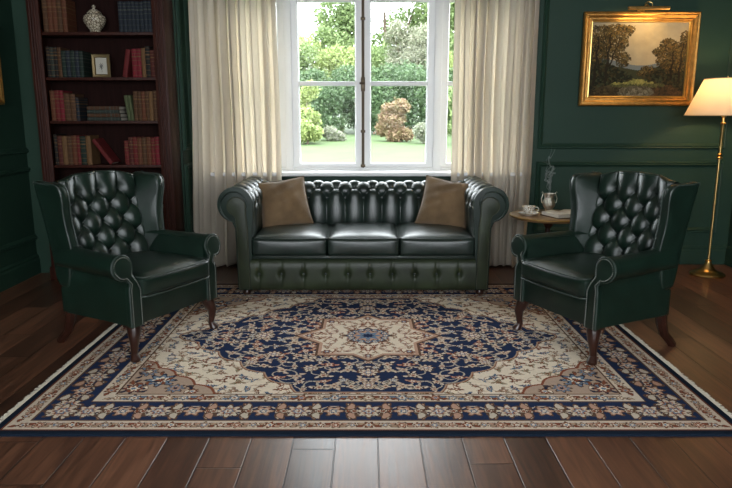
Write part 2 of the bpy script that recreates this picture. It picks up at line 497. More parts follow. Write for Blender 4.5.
def piping_ring(x0, x1, y0, y1, z, r=.004, rad=.03, crown=0, bulge=0):
    pts = []
    def corner(cx_, cy_, a0):
        for k in range(7):
            t = a0 + PI / 2 * k / 6
            pts.append((cx_ + rad * math.cos(t), cy_ + rad * math.sin(t), z))
    corner(x1 - rad, y1 - rad, 0); corner(x0 + rad, y1 - rad, PI / 2); corner(x0 + rad, y0 + rad, PI); corner(x1 - rad, y0 + rad, 3 * PI / 2)
    # densify the long runs and bow them outwards with the cushion
    out = []; hx = (x1 - x0) / 2; hy = (y1 - y0) / 2; mx_, my_ = (x0 + x1) / 2, (y0 + y1) / 2
    for i, p in enumerate(pts):
        q = pts[(i + 1) % len(pts)]; n = max(1, int(math.dist(p, q) / .04))
        for k in range(n):
            t = k / n; x = p[0] + (q[0] - p[0]) * t; y = p[1] + (q[1] - p[1]) * t
            u = (x - mx_) / hx; w = (y - my_) / hy
            y += bulge * (1 - u * u) * (1 if w > 0 else -1) * abs(w) ** 4
            out.append((x, y, z))
    return MB().tube(out, r, 8, closed=True)

def beaded(pts, r=.0035, step=.011, n=8):
    """a continuous beaded trim along a polyline"""
    P = [Vector(p) for p in pts]; L = [0]
    for i in range(1, len(P)): L.append(L[-1] + (P[i] - P[i - 1]).length)
    tot = L[-1]; k = int(tot / step) * 6; out = []; rs = []
    j = 0
    for i in range(k + 1):
        s = tot * i / k
        while j < len(P) - 2 and L[j + 1] < s: j += 1
        t = (s - L[j]) / max(L[j + 1] - L[j], 1e-9)
        out.append(P[j].lerp(P[j + 1], t)); rs.append(r * (.35 + .65 * abs(math.sin(PI * i / 6))))
    return MB().tube(out, rs, n)

# ------------------------------------------------------------------ chesterfield sofa
def make_sofa():
    root = thing('chesterfield_sofa', 'dark green leather button-tufted three-seat sofa with rolled arms below the window', 'sofa', (-.02, 4.53, .005))
    Lm, Ol = M_leather_sofa, M_leather_olive
    # local: x across, y=0 at arm fronts and .89 at the back, z up
    MB().box(-.84, .84, .05, .87, .06, .30, .01).build('frame', Lm, root)
    # buttoned front rail
    lu = 1.62
    def fr(u, v):
        x = -.81 + lu * u; z = .045 + .235 * v
        a = (x - .05) / .08
        dz = (v - .5) / .5
        d = abs((a / 2) - round(a / 2)) * .16
        g = math.exp(-((d / .02) ** 2 + ((z - .17) / .026) ** 2))
        pl = math.exp(-(d / .012) ** 2) * (.55)
        y = .012 - .042 * math.sqrt(max(0, 1 - dz ** 4)) + .020 * g + .010 * pl
        return (x, y, z)
    MB().grid(fr, 260, 26).build('front_rail', Ol, root, angle=180)
    for i in range(-5, 5):
        x = .05 + i * .16
        MB().lathe([(0.0005, -.004), (.007, -.003), (.009, 0), (.007, .003), (.0005, .004)], (0, 0, 0), 12, Matrix.Translation((x, -.010, .17)) @ Matrix.Rotation(PI / 2, 4, 'X')).build('button', M_button, root)
    MB().box(-.80, .80, -.005, .10, .277, .305, .008).build('seat_rail', Lm, root)
    # cushions
    for (a, c) in ((-.80, -.262), (-.258, .258), (.262, .80)):
        cu = cushion_mesh(a, c, -.02, .64, .30, .435, .030, .028, bulge=.012).build('seat_cushion', Lm, root)
        piping_ring(a + .003, c - .003, -.021, .64, .432, .0042, .03, bulge=.012).build('piping', M_leather, cu)
        piping_ring(a + .003, c - .003, -.021, .64, .305, .0042, .03, bulge=.012).build('piping', M_leather, cu)
    # back
    pts = [(.62, .36), (.60, .46), (.605, .55), (.62, .63), (.635, .685), (.665, .725), (.715, .750), (.775, .742), (.825, .705), (.84, .66), (.825, .61), (.80, .56)]
    ps, tot = profile_sampler(pts)
    W = .83; du = .074; ds = .098
    def bk(u, v):
        x = -W + 2 * W * u; p, d = ps(v); s = v * tot
        nrm = Vector((-d.y, d.x))            # towards the sitter / up
        a = x / du; bq = (s - .290) / ds
        h = tuft(a, bq, 0, 2)
        fadeb = min(1, max(0, (tot - s) / .12))
        o = .046 * (h - .5) * fadeb
        return (x, p.x + nrm.x * o, p.y + nrm.y * o)
    mb = MB().grid(bk, 360, 110)
    back = mb.build('backrest', Lm, root, angle=180)
    MB().box(-.84, .84, .74, .80, .06, .62, .01).build('back_panel', Lm, root)
    bt = []
    for r in range(0, 3):
        par = r % 2
        for c in range(-12, 13):
            if c % 2 != par: continue
            x = c * du
            if abs(x) > .80: continue
            s = .290 + r * ds; p, d = ps(s / tot); nrm = Vector((-d.y, d.x))
            q = Vector((x, p.x - nrm.x * .010, p.y - nrm.y * .010))
            R = Vector((0, 0, 1)).rotation_difference(Vector((0, nrm.x, nrm.y))).to_matrix().to_4x4()
            bt.append((q, R))
    bmeshd = MB().lathe([(0.0005, -.005), (.008, -.004), (.010, 0), (.007, .004), (.0005, .005)], (0, 0, 0), 12).build('button', M_button, root)
    bmeshd.location = bt[0][0]; bmeshd.rotation_euler = bt[0][1].to_euler()
    for q, R in bt[1:]:
        o = bmeshd.copy(); COL.objects.link(o); o.parent = root; o.location = q; o.rotation_euler = R.to_euler()
    # arms
    for sx in (-1, 1):
        cxr, czr, rr = .905, .672, .118
        pa = [(.80, .34), (.795, .46), (.79, .56), (.785, .64)]
        for k in range(1, 15):
            t = PI * 1.02 - (PI * 1.55) * k / 14
            pa.append((cxr + rr * math.cos(t), czr + rr * math.sin(t)))
        pa += [(.915, .50), (.905, .30), (.905, .05)]
        pf, pt = profile_sampler(pa)
        def ar(u, v, sx=sx):
            y = .012 + .85 * u; p, d = pf(v); s = v * pt
            nrm = Vector((-d.y, d.x))
            a = (y - .09) / du; bq = (s - .27) / ds
            h = tuft(a, bq, 0, 2)
            k = min(1, max(0, (s - .06) / .08)) * min(1, max(0, (.62 - s) / .10)) * min(1, u / .06) * min(1, (1 - u) / .1)
            o = .038 * (h - .55) * k
            return (sx * (p.x + nrm.x * o), y, p.y + nrm.y * o)
        arm = MB().grid(ar, 110, 150).build('arm', Lm, root, angle=180)
        for r in range(0, 3):
            for c in range(-1, 10):
                if (c + r) % 2: continue
                y = .09 + c * du
                if y < .05 or y > .62: continue
                p, d = pf((.27 + r * ds) / pt); nrm = Vector((-d.y, d.x))
                o = bmeshd.copy(); COL.objects.link(o); o.parent = arm
                o.location = (sx * (p.x - nrm.x * .008), y, p.y - nrm.y * .008)
                o.rotation_euler = Vector((0, 0, 1)).rotation_difference(Vector((sx * nrm.x, 0, nrm.y))).to_euler()
        # scrolled front face
        out = []
        out += [(.905, .05), (.912, .50), (.935, .555)]
        for k in range(0, 25):
            t = -PI * .42 + (PI * 1.45) * k / 24
            out.append((cxr + .002 + (rr + .008) * math.cos(t), czr + (rr + .008) * math.sin(t)))
        out += [(.785, .56), (.795, .46), (.80, .34), (.80, .05)]
        MB().prism([(sx * a, c) for a, c in out], .03, -.005, lambda a, c, t: (a, t, c), .010).build('arm_front', M_leather_front, root)
        inn = [(.893, .06), (.897, .50), (.905, .575)]
        for k in range(0, 21):
            t = -PI * .40 + (PI * 1.30) * k / 20
            inn.append((.897 + .066 * math.cos(t), .662 + .066 * math.sin(t)))
        inn += [(.832, .60), (.822, .50), (.820, .06)]
        fc = MB().prism([(sx * a, c) for a, c in inn], .0, -.020, lambda a, c, t: (a, t, c), .006).build('arm_facing', Ol, root)
        beaded([(sx * a, -.016, c) for a, c in inn], .0032, .012).build('nailhead_trim', mat('dull_nailheads', (.10, .10, .07), .4, metal=.7), fc)
        sp = []
        for k in range(0, 46):
            t = -PI * .45 + 2 * PI * 1.35 * k / 45; r = .122 - .086 * k / 45
            sp.append((sx * (cxr - .003 + r * math.cos(t)), -.008 - .006 * k / 45, czr + r * math.sin(t)))
        MB().tube(sp, .0055, 8).build('scroll_piping', M_leather, fc)
        MB().box(min(sx * .80, sx * .895), max(sx * .80, sx * .895), .03, .86, .055, .34, .01).build('side_panel', Lm, root)
        for y in (.05, .80):
            MB().lathe([(.020, 0), (.026, .006), (.030, .022), (.024, .040), (.030, .050), (.030, .062)], (sx * .855, y, -.003), 20).build('foot', M_legwood, root)
    return root
make_sofa()

# ------------------------------------------------------------------ wing chair
def make_chair(label, loc, rz):
    root = thing('wing_armchair', label, 'armchair', loc, rz)
    Lm = M_leather
    # base
    MB().box(-.318, .318, -.318, .235, .195, .350, .012).build('seat_base', Lm, root)
    piping = MB().tube([(-.25, -.321, .345), (.25, -.321, .345)], .004, 8).build('piping', M_piping, root)
    # cushion
    cu = cushion_mesh(-.262, .262, -.355, .20, .345, .455, .026, .026, bulge=.014).build('seat_cushion', Lm, root)
    piping_ring(-.259, .259, -.357, .20, .4535, .0042, .028, bulge=.014).build('piping', M_piping, cu)
    piping_ring(-.259, .259, -.357, .20, .3485, .0042, .028, bulge=.014).build('piping', M_piping, cu)
    # tufted back: x across, s along height; closed shell
    H = .60
    def top(x): return .922 + .036 * math.exp(-(x / .22) ** 4) - .004 * (abs(x) / .3) ** 2
    def inner(x, v):
        z = .36 + (top(x) - .36) * v
        y = .155 + .115 * v ** 1.1 + .012 * math.sin(PI * v)
        y -= .035 * (abs(x) / .31) ** 3                      # hugging into the wings
        return y, z
    du = .0735; ds = .090
    def bk(u, v):
        x0 = -1 + 2 * u
        if v <= .80:
            vv = v / .80
            hw = .275 - .010 * vv
            x = x0 * hw
            y, z = inner(x, vv)
            a = x / du; bq = (z - .50) / ds
            h = tuft(a, bq, 0, 4)
            e = min(1, (1 - abs(x0)) / .10)
            y -= .056 * (h - .5) * e + .012
            return (x, y, z)
        t = (v - .80) / .20
        hw = .265; x = x0 * hw
        y, z = inner(x, 1)
        a = x / du
        s2 = abs(math.sin(PI * a / 2)) ** .55
        e = min(1, (1 - abs(x0)) / .10)
        y0 = y - .012 - .056 * (.62 * s2 + .38 - .5) * e
        yb = .305
        ang = PI / 2 * min(1, t / .5)
        if t < .5:
            yy = y0 + (yb - y0) * (1 - math.cos(t / .5 * PI / 2)) * .9; zz = z + .014 * math.sin(t / .5 * PI)
            return (x, yy, zz)
        k = (t - .5) / .5
        return (x * (1 - .06 * k), yb + (.232 - yb) * k, z + (.30 - z) * k)
    MB().grid(bk, 190, 190).build('backrest', Lm, root, angle=180)
    proto = None
    for r in range(0, 5):
        for c in range(-4, 5):
            if (c + r) % 2: continue
            x = c * du
            if abs(x) > .25: continue
            z = .50 + r * ds; v = (z - .36) / (top(x) - .36)
            if v > .96: continue
            y, _ = inner(x, v)
            if proto is None:
                proto = MB().lathe([(0.0005, -.004), (.007, -.003), (.009, 0), (.007, .003), (.0005, .004)], (0, 0, 0), 12).build('button', M_button, root)
                o = proto
            else:
                o = proto.copy(); COL.objects.link(o); o.parent = root
            o.location = (x, y - .001, z); o.rotation_euler = (PI / 2 - .2, 0, 0)
    for sx in (-1, 1):
        # arm: rolled profile run front to back
        c0, r0 = (.346, .520), .060
        pa = [(.262, .34), (.262, .44), (.272, .49)]
        for k in range(0, 14):
            t = PI * .92 - (PI * 1.42) * k / 13
            pa.append((c0[0] + r0 * math.cos(t), c0[1] + r0 * math.sin(t)))
        pa += [(.330, .44), (.328, .34), (.328, .20)]
        pf, pt = profile_sampler(pa)
        def ar(u, v, sx=sx):
            y = -.318 + .52 * u; p, d = pf(v)
            k = max(0, (p.y - .40) / .12); k = min(1, k)
            return (sx * (p.x - (.050 * u ** 1.5 if p.x > .30 else 0) * k), y + .030 * k * (1 - u), p.y + .012 * u)
        MB().grid(ar, 14, 90).build('arm', Lm, root, angle=60)
        back = lambda c: .030 * min(1, max(0, (c - .40) / .12))
        out = [(.332, .197), (.332, .40), (.318, .43), (.335, .458)]
        for k in range(0, 21):
            t = -PI * .55 + (PI * 1.62) * k / 20
            out.append((c0[0] + .066 * math.cos(t), c0[1] + .066 * math.sin(t)))
        out += [(.292, .465), (.262, .43), (.252, .395), (.252, .197)]
        fc = MB().prism([(sx * a, c) for a, c in out], -.30, -.338, lambda a, c, t: (a, t + back(c), c), .008).build('arm_facing', Lm, root)
        inn = [(c0[0] + (a - c0[0]) * .86, c) for a, c in out]
        ctr = lambda a, c: (a + (.012 if a < .292 else -.010), c)
        trim = []
        for a, c in out:
            if c > .45: q = (c0[0] + (a - c0[0]) * .84, c0[1] + (c - c0[1]) * .84)
            else: q = ctr(a, c)
            trim.append((sx * q[0], -.338 + back(c), q[1]))
        beaded(trim, .0034, .0105).build('nailhead_trim', M_nail, fc)
        MB().tube([(sx * a, -.331 + back(c), c) for a, c in out], .0035, 6).build('piping', M_piping, fc)
        # wing: thick padded panel, outline in y,z
        ow = [(.22, .36), (.14, .36), (.11, .50), (.085, .56), (.088, .62), (.096, .68), (.100, .74), (.096, .80), (.090, .85), (.094, .90), (.112, .925), (.14, .934), (.18, .935), (.25, .935), (.300, .933), (.285, .80), (.262, .60), (.240, .42)]
        wf, wt = profile_sampler(ow + [ow[0]])
        N = 90
        loop = [wf(i / N)[0] for i in range(N)]
        cen = Vector((.19, .68))
        def wx(z): 
            k = max(0, (z - .50) / .44); return .312 + .040 * k ** 1.3
        vs = []; fs = []
        rings = [(-.026, .90), (-.024, .965), (-.014, .995), (0, 1.0), (.014, .995), (.022, .965), (.024, .90), ]
        rings = [(-.024, 0.0), (-.026, .55)] + rings + [(.026, .55), (.024, 0.0)]
        for (t, k) in rings:
            for q in loop:
                p = cen + (q - cen) * k
                fat = -.075 * min(1, max(0, (p.x - .10) / .15)) * min(1, max(0, -t / .024)) * min(1, max(0, (.90 - p.y) / .05 * .4 + .6))
                vs.append((sx * (wx(p.y) + t + fat), p.x, p.y))
        m = len(rings)
        for i in range(m - 1):
            for j in range(N):
                fs.append((i * N + j, i * N + (j + 1) % N, (i + 1) * N + (j + 1) % N, (i + 1) * N + j))
        wg = MB().add(vs, fs).build('wing', Lm, root, angle=70)
        edge = [wf(s)[0] for s in [i / 140 for i in range(140)]]
        edge = [q for q in edge if q.y > .56 and q.x < .33 and not (q.x > .22 and q.y < .9)]
        edge = [q for q in edge if q.x < .27 or q.y > .92]
        for tt, nm in ((.024, 'piping'), (-.024, 'piping')):
            MB().tube([(sx * (wx(q.y) + tt), cen.x + (q.x - cen.x) * .985, cen.y + (q.y - cen.y) * .99) for q in edge], .0038, 6).build(nm, M_piping, wg)
        # lower outside panel behind the arm
        # legs
        fl = [(.285, -.285, .215, .034), (.292, -.300, .17, .030), (.305, -.312, .125, .023), (.305, -.308, .085, .017), (.302, -.302, .045, .015), (.308, -.312, .022, .020), (.312, -.318, .010, .023), (.312, -.318, .0, .018)]
        MB().tube([(sx * a, b_, c) for a, b_, c, _ in fl], [r * 1.22 for *_, r in fl], 16).box(min(sx * .25, sx * .325), max(sx * .25, sx * .325), -.325, -.25, .185, .205, .006).build('leg', M_legwood, root)
        bl = [(.285, .205, .215, .030), (.284, .215, .15, .026), (.282, .245, .08, .022), (.280, .300, .03, .021), (.279, .325, .0, .022)]
        g = MB()
        for i in range(len(bl) - 1): pass
        g.tube([(sx * a, b_, c) for a, b_, c, _ in bl], [r * 1.15 for *_, r in bl], 8)
        g.build('leg', M_legwood, root)
    return root
make_chair('dark green leather wingback armchair with tufted back at the left, before the bookcase', (-1.364, 3.681, .006), math.radians(62))
make_chair('dark green leather wingback armchair with tufted back at the right, before the floor lamp', (1.345, 3.637, .006), math.radians(-64.5))

# ------------------------------------------------------------------ cushions on the sofa
def pillow(label, loc, rot, size=.40):
    th = .085
    def f(sgn):
        def g(u, v):
            x, y = 2 * u - 1, 2 * v - 1
            # pointed corners, sides drawn in a little
            X = x * (1 - .07 * (1 - y * y)) ; Y = y * (1 - .07 * (1 - x * x))
            h = (max(0, (1 - x * x) * (1 - y * y))) ** .48
            wr = .006 * math.sin(9 * x + 4 * y) * (1 - x * x) * (1 - y * y) + .004 * math.sin(14 * y - 6 * x)*(1 - x * x)
            return (X * size / 2, sgn * (th * h + .0) + wr, Y * size / 2)
        return g
    root = thing('throw_pillow', label, 'cushion', loc, 0)
    root.rotation_euler = rot
    MB().grid(f(-1), 40, 40).grid(f(1), 40, 40).build('cover', M_suede, root, angle=180)
    e = []
    n = 24
    for (a, b_) in (((-1, -1), (1, -1)), ((1, -1), (1, 1)), ((1, 1), (-1, 1)), ((-1, 1), (-1, -1))):
        for k in range(n):
            x = a[0] + (b_[0] - a[0]) * k / n; y = a[1] + (b_[1] - a[1]) * k / n
            e.append((x * (1 - .07 * (1 - y * y)) * size / 2, .004 * math.sin(14 * y - 6 * x) * (1 - x * x), y * (1 - .07 * (1 - x * x)) * size / 2))
    MB().tube(e, .0035, 6, closed=True).build('seam_piping', M_suede, root)
pillow('brown suede square cushion leaning in the left corner of the green sofa', (-.640, 5.00, .620), (math.radians(-22), math.radians(-7), math.radians(16)), .395)
pillow('brown suede square cushion leaning in the right corner of the green sofa', (.620, 5.00, .620), (math.radians(-22), math.radians(9), math.radians(-16)), .395)

# ------------------------------------------------------------------ rug
def make_rug():
    cell = .0045
    HX, HY = 1.58, 1.215
    nx, ny = int(HX / cell), int(HY / cell)
    xs = (np.arange(nx) + .5) * cell; ys = (np.arange(ny) + .5) * cell
    AX, AY = np.meshgrid(xs, ys)
    img = np.zeros((ny, nx, 3))
    navy = np.array((.018, .031, .078)); navy2 = np.array((.020, .026, .052)); cream = np.array((.80, .685, .545)); tan = np.array((.46, .31, .21))
    rust = np.array((.24, .070, .035)); pink = np.array((.52, .31, .22)); lb = np.array((.16, .22, .30)); edgec = np.array((.010, .017, .030)); olive = np.array((.16, .15, .08)); brown = np.array((.13, .07, .045))
    R = random.Random(5)
    dX = HX - AX; dY = HY - AY; dE = np.minimum(dX, dY)
    def stamp(cx_, cy_, rad):
        i0 = max(0, int((cx_ - rad) / cell)); i1 = min(nx, int((cx_ + rad) / cell) + 2)
        j0 = max(0, int((cy_ - rad) / cell)); j1 = min(ny, int((cy_ + rad) / cell) + 2)
        if i1 <= i0 or j1 <= j0: return None
        return slice(j0, j1), slice(i0, i1)
    def rosette(x, y, r, cols, n=6, rot=0):
        s = stamp(x, y, r * 1.1)
        if s is None: return
        dx, dy = AX[s] - x, AY[s] - y; rr = np.hypot(dx, dy); th = np.arctan2(dy, dx) + rot
        e = r * (.80 + .20 * np.cos(n * th))
        for k, c in zip((1, .80, .52, .26), cols):
            if c is not None: img[s][rr < e * k] = c
    def leaf(x, y, L_, w, ang, c, oc=None):
        s = stamp(x, y, L_)
        if s is None: return
        dx, dy = AX[s] - x, AY[s] - y
        a = dx * math.cos(ang) + dy * math.sin(ang); b_ = -dx * math.sin(ang) + dy * math.cos(ang)
        b_ = b_ - .25 * a * a / L_
        q = (a / L_) ** 2 + (b_ / (w * (1 - .5 * a / L_) + 1e-6)) ** 2
        if oc is not None: img[s][q < 1.0] = oc; img[s][q < .5] = c
        else: img[s][q < 1] = c
    def stroke(pts, w, c):
        for (x, y) in pts:
            s = stamp(x, y, w)
            if s is None: continue
            img[s][np.hypot(AX[s] - x, AY[s] - y) < w] = c
    def arc(x0, y0, x1, y1, bow, w, c):
        n = int(math.hypot(x1 - x0, y1 - y0) / .004) + 2
        pts = []
        for k in range(n + 1):
            t = k / n; px = x0 + (x1 - x0) * t; py = y0 + (y1 - y0) * t
            nxn, nyn = -(y1 - y0), (x1 - x0)
            o = bow * math.sin(PI * t)
            pts.append((px + nxn * o, py + nyn * o))
        stroke(pts, w, c)
    # --- ground of the field
    img[:] = cream
    def small_flora(mask_fn, sp, pal, rr, seed, vine=None, vw=.0035):
        r = random.Random(seed); placed = []
        tries = 0
        while tries < 9000:
            tries += 1
            x, y = r.uniform(0, 1.2), r.uniform(0, .84)
            if not mask_fn(x, y): continue
            if any((x - a) ** 2 + (y - b_) ** 2 < sp * sp for a, b_ in placed): continue
            placed.append((x, y))
        if vine is not None:
            for i, (x, y) in enumerate(placed):
                nb = sorted(placed, key=lambda q: (q[0] - x) ** 2 + (q[1] - y) ** 2)[1:4]
                for k, q in enumerate(nb):
                    if r.random() < .65: arc(x, y, q[0], q[1], r.choice((-1, 1)) * r.uniform(.2, .45), vw, vine)
        for (x, y) in placed:
            cols = r.choice(pal); R_ = rr * r.uniform(.75, 1.2)
            na = r.randrange(2, 4); a0 = r.uniform(0, 6.28)
            for k in range(na):
                a = a0 + k * 2 * PI / na + r.uniform(-.3, .3)
                leaf(x + math.cos(a) * R_ * 1.3, y + math.sin(a) * R_ * 1.3, R_ * .62, R_ * .34, a + r.uniform(-.6, .6), cols[1], cols[0])
            rosette(x, y, R_, cols, r.choice((4, 5, 6, 8)), r.uniform(0, 6))
    cr_pal = [(brown, rust, pink, cream), (brown, lb, cream, rust), (brown, tan, rust, cream), (navy2, lb, pink, navy2), (olive, tan, rust, olive)]
    small_flora(lambda x, y: True, .054, cr_pal, .0205, 3, vine=tan, vw=.0026)
    # corner spandrel
    cxn, cyn = 1.185, .82
    q = (cxn - AX) / .46 + (cyn - AY) / .40 - .09 * np.abs(np.sin(((cxn - AX) - (cyn - AY)) * 14))
    img[(q < 1.03)] = rust; img[q < .985] = tan * .95 + lb * .15
    for (x, y, r, c) in ((1.03, .66, .085, (navy2, lb, cream, rust)), (.93, .755, .055, (brown, lb, pink, navy2)), (1.12, .56, .055, (brown, lb, pink, navy2)), (1.13, .76, .06, (navy2, rust, cream, lb)), (.84, .79, .035, (brown, rust, cream, lb)), (1.155, .46, .035, (brown, rust, cream, lb))):
        rosette(x, y, r, c, 8)
    for k in range(70):
        a = R.uniform(.80, 1.17), R.uniform(.45, .81)
        if (cxn - a[0]) / .46 + (cyn - a[1]) / .40 < .93: leaf(a[0], a[1], .024, .010, R.uniform(0, 6), R.choice((lb, cream, rust, navy2)), brown)
    # blue medallion
    t = AX - AY
    M_ = AX + AY - .055 * np.abs(np.sin(PI * (t + .03) / .30))
    def _u(): pass
    def inM(x, y, m=0): return x + y - .055 * abs(math.sin(PI * (x - y + .03) / .30)) < 1.09 - m and y < .80 - m and x < 1.12 - m
    def mask(m): return (M_ < 1.09 - m) & (AY < .80 - m * .7) & (AX < 1.12 - m)
    img[mask(-.014)] = rust; img[mask(-.006)] = tan
    blue = mask(.006)
    img[blue] = navy
    def inStar(x, y, g=1.0): return max(x / .28, y / .315) < g or x / .42 + y / .395 < g
    save = img.copy()
    bl_pal = [(brown, cream * .85, pink, rust), (brown, cream * .8, lb, cream), (tan, cream * .8, pink, brown), (rust, pink, cream, rust)]
    small_flora(lambda x, y: inM(x, y, .03) and not inStar(x, y, 1.06), .074, bl_pal, .0300, 9, vine=cream * .62, vw=.0040)
    # a few large palmettes on the axes
    for (x, y, r) in ((0, .56, .06), (0, .72, .045), (.62, 0, .065), (.84, 0, .05), (.30, .50, .05), (.52, .30, .05), (1.0, 0, .035), (.62, .42, .04)):
        rosette(x, y, r, (brown, cream * .9, pink, rust), 8)
        rosette(x, y, r * .45, (rust, lb, cream, None), 6)
    keep = mask(.002)
    img[~keep] = save[~keep]
    # star centre
    st = (np.maximum(AX / .28, AY / .315) < 1.0) | (AX / .42 + AY / .395 < 1.0)
    st1 = (np.maximum(AX / .28, AY / .315) < 1.05) | (AX / .42 + AY / .395 < 1.05)
    st2 = (np.maximum(AX / .28, AY / .315) < .93) | (AX / .42 + AY / .395 < .93)
    img[st1] = brown; img[st] = pink; img[st2] = cream * .95
    save2 = img.copy()
    small_flora(lambda x, y: inStar(x, y, .9), .047, [(brown, rust, pink, cream), (brown, tan, rust, cream), (brown, pink, rust, lb)], .0180, 21, vine=pink, vw=.0028)
    rosette(0, 0, .15, (brown, pink, lb, navy), 8); 
    for k in range(5):
        a = k * PI / 8; rosette(.105 * math.cos(a), .105 * math.sin(a), .026, (navy, lb, cream, rust), 5)
    for (x, y) in ((.23, .265), (.35, 0), (0, .33)): rosette(x, y, .030, (brown, rust, lb, cream), 6)
    img[~st] = save2[~st]
    # --- borders
    b0, b1, b2, b3, b4 = .036, .044, .125, .305, .395
    img[dE < b4] = brown
    img[dE < b4 - .006] = cream * .78 + pink * .10
    img[dE < b3 + .008] = brown
    img[dE < b3] = navy * .9 + navy2 * .2
    img[dE < b2 + .004] = brown
    img[dE < b2 - .004] = cream * .72 + pink * .12
    img[dE < b1] = rust * .7
    img[dE < b0] = edgec
    def along(c, fn, step, start=0.0):
        """call fn(x,y,dirx) at steps along both borders whose centre line is c from the edge"""
        k = 0; s = start
        while s < HX - c:
            fn(s, HY - c, 0, k); s += step; k += 1
        k = 0; s = start
        while s < HY - c - .02:
            fn(HX - c, s, 1, k); s += step; k += 1
    def vine_h(c, step, amp, w, col):
        n = int(HX / .003)
        stroke([(i * .003, HY - c + amp * math.cos(PI * i * .003 / step)) for i in range(n) if i * .003 < HX - c], w, col)
        n = int(HY / .003)
        stroke([(HX - c + amp * math.cos(PI * i * .003 / step), i * .003) for i in range(n) if i * .003 < HY - c], w, col)
    cm = (b2 + b3) / 2
    vine_h(cm, .156, .048, .0045, cream * .6)
    def big(x, y, d, k):
        if k % 2 == 0:
            rosette(x, y, .074, (brown, cream * .8, pink, rust), 8); rosette(x, y, .034, (rust, lb, cream, rust), 6)
        else:
            rosette(x, y, .055, (brown, pink, cream * .8, rust), 6)
            rosette(x, y, .02, (navy, lb, cream, None), 5)
        for s1 in (-1, 1):
            for s2 in (-1, 1):
                dx, dy = (s1 * .080, s2 * .045) if d == 0 else (s2 * .045, s1 * .080)
                leaf(x + dx, y + dy, .040, .022, math.atan2(dy, dx) + .8 * s1 * s2, pink if k % 2 else cream * .75, brown)
            dx, dy = (s1 * .092, 0) if d == 0 else (0, s1 * .092)
            rosette(x + dx, y + dy * 1, .024, (brown, cream * .8, rust, None), 5)
    along(cm, big, .156)
    def gs(pal, r):
        def g(x, y, d, k):
            c = pal[k % len(pal)]
            rosette(x, y, r * (1.1 if k % 2 == 0 else .8), c, 5 if k % 2 else 6, k)
            o = r * 1.35
            for s1 in (-1, 1):
                dx, dy = (s1 * o, s1 * .010) if d == 0 else (s1 * .010, s1 * o)
                leaf(x + dx, y + dy, r * .6, r * .35, math.atan2(dy, dx), c[1], c[0])
        return g
    along((b1 + b2) / 2, gs([(brown, rust, cream, lb), (brown, tan, lb, cream), (brown, pink, rust, cream)], .029), .070)
    along((b3 + b4) / 2 + .002, gs([(brown, tan, cream, rust), (brown, rust, pink, lb), (brown, lb, cream, rust)], .033), .078)
    # corners
    rosette(HX - cm, HY - cm, .085, (brown, cream * .8, pink, rust), 8); rosette(HX - cm, HY - cm, .04, (rust, lb, cream, rust), 6)
    # mirror to four quadrants
    top = np.concatenate([img[:, ::-1], img], 1); full = np.concatenate([top[::-1], top], 0)
    NY, NX = full.shape[:2]
    nz = 1 + .16 * (rng.random((NY, NX, 1)) - .5) + .05 * (rng.random((NY, 1, 1)) - .5)
    full = np.clip(full * nz, 0, 1)
    zt = .010
    gx = (np.arange(NX + 1) - NX / 2) * cell; gy = (np.arange(NY + 1) - NY / 2) * cell
    GX, GY = np.meshgrid(gx, gy)
    ed = np.minimum(NX * cell / 2 - np.abs(GX), NY * cell / 2 - np.abs(GY))
    GZ = zt - .006 * np.clip(1 - ed / .009, 0, 1) ** 2
    co_ = np.stack([GX, GY, GZ], -1).reshape(-1, 3)
    W1 = NX + 1
    idx = (np.arange(NY)[:, None] * W1 + np.arange(NX)[None]).reshape(-1)
    quads = np.stack([idx, idx + 1, idx + 1 + W1, idx + W1], -1)
    # skirt down to the floor
    per = np.concatenate([np.arange(W1), W1 * np.arange(1, NY + 1) + NX, (W1 * NY + np.arange(NX - 1, -1, -1)), W1 * np.arange(NY - 1, 0, -1)])
    low = co_[per].copy(); low[:, 2] = .0005
    base = len(co_); P = len(per); ii = np.arange(P); jj = (ii + 1) % P
    sk = np.stack([per[ii], base + ii, base + jj, per[jj]], -1)
    co_ = np.concatenate([co_, low]); quads = np.concatenate([quads, sk])
    me = bpy.data.meshes.new('weave')
    me.vertices.add(len(co_)); me.vertices.foreach_set('co', co_.ravel())
    nq = len(quads); me.loops.add(nq * 4); me.loops.foreach_set('vertex_index', quads.ravel().astype(np.int32))
    me.polygons.add(nq); me.polygons.foreach_set('loop_start', np.arange(nq, dtype=np.int32) * 4)
    me.update(calc_edges=True)
    ca = me.color_attributes.new('Col', 'FLOAT_COLOR', 'CORNER')
    fc = np.concatenate([full.reshape(-1, 3), np.tile(edgec, (P, 1))])
    rgba = np.ones((nq, 4, 4)); rgba[:, :, :3] = fc[:, None, :]
    ca.data.foreach_set('color', rgba.ravel())
    M_rug = attr_mat('rug_wool', 1.0, .5, 260, .05, 0)
    me.materials.append(M_rug)
    root = thing('persian_rug', 'large navy and cream oriental rug with a central star on the plank floor', 'rug', (.012, 2.45 + HY, 0))
    o = bpy.data.objects.new('rug_pile', me); COL.objects.link(o); o.parent = root
    M_fr = mat('ivory_fringe', (.50, .45, .36), .9)
    for sx in (-1, 1):
        b = MB(); y = -HY + .005; rr = random.Random(4 + sx)
        while y < HY - .004:
            L_ = rr.uniform(.018, .032); j = rr.uniform(-.008, .008)
            b.tube([(sx * (HX - .004), y, .004), (sx * (HX + L_ * .5), y + j * .5, .005), (sx * (HX + L_), y + j, .0035)], [.0028, .003, .002], 4)
            y += rr.uniform(.005, .009)
        tag(b.build('fringe', M_fr, root, fix=False), kind='stuff')
make_rug()

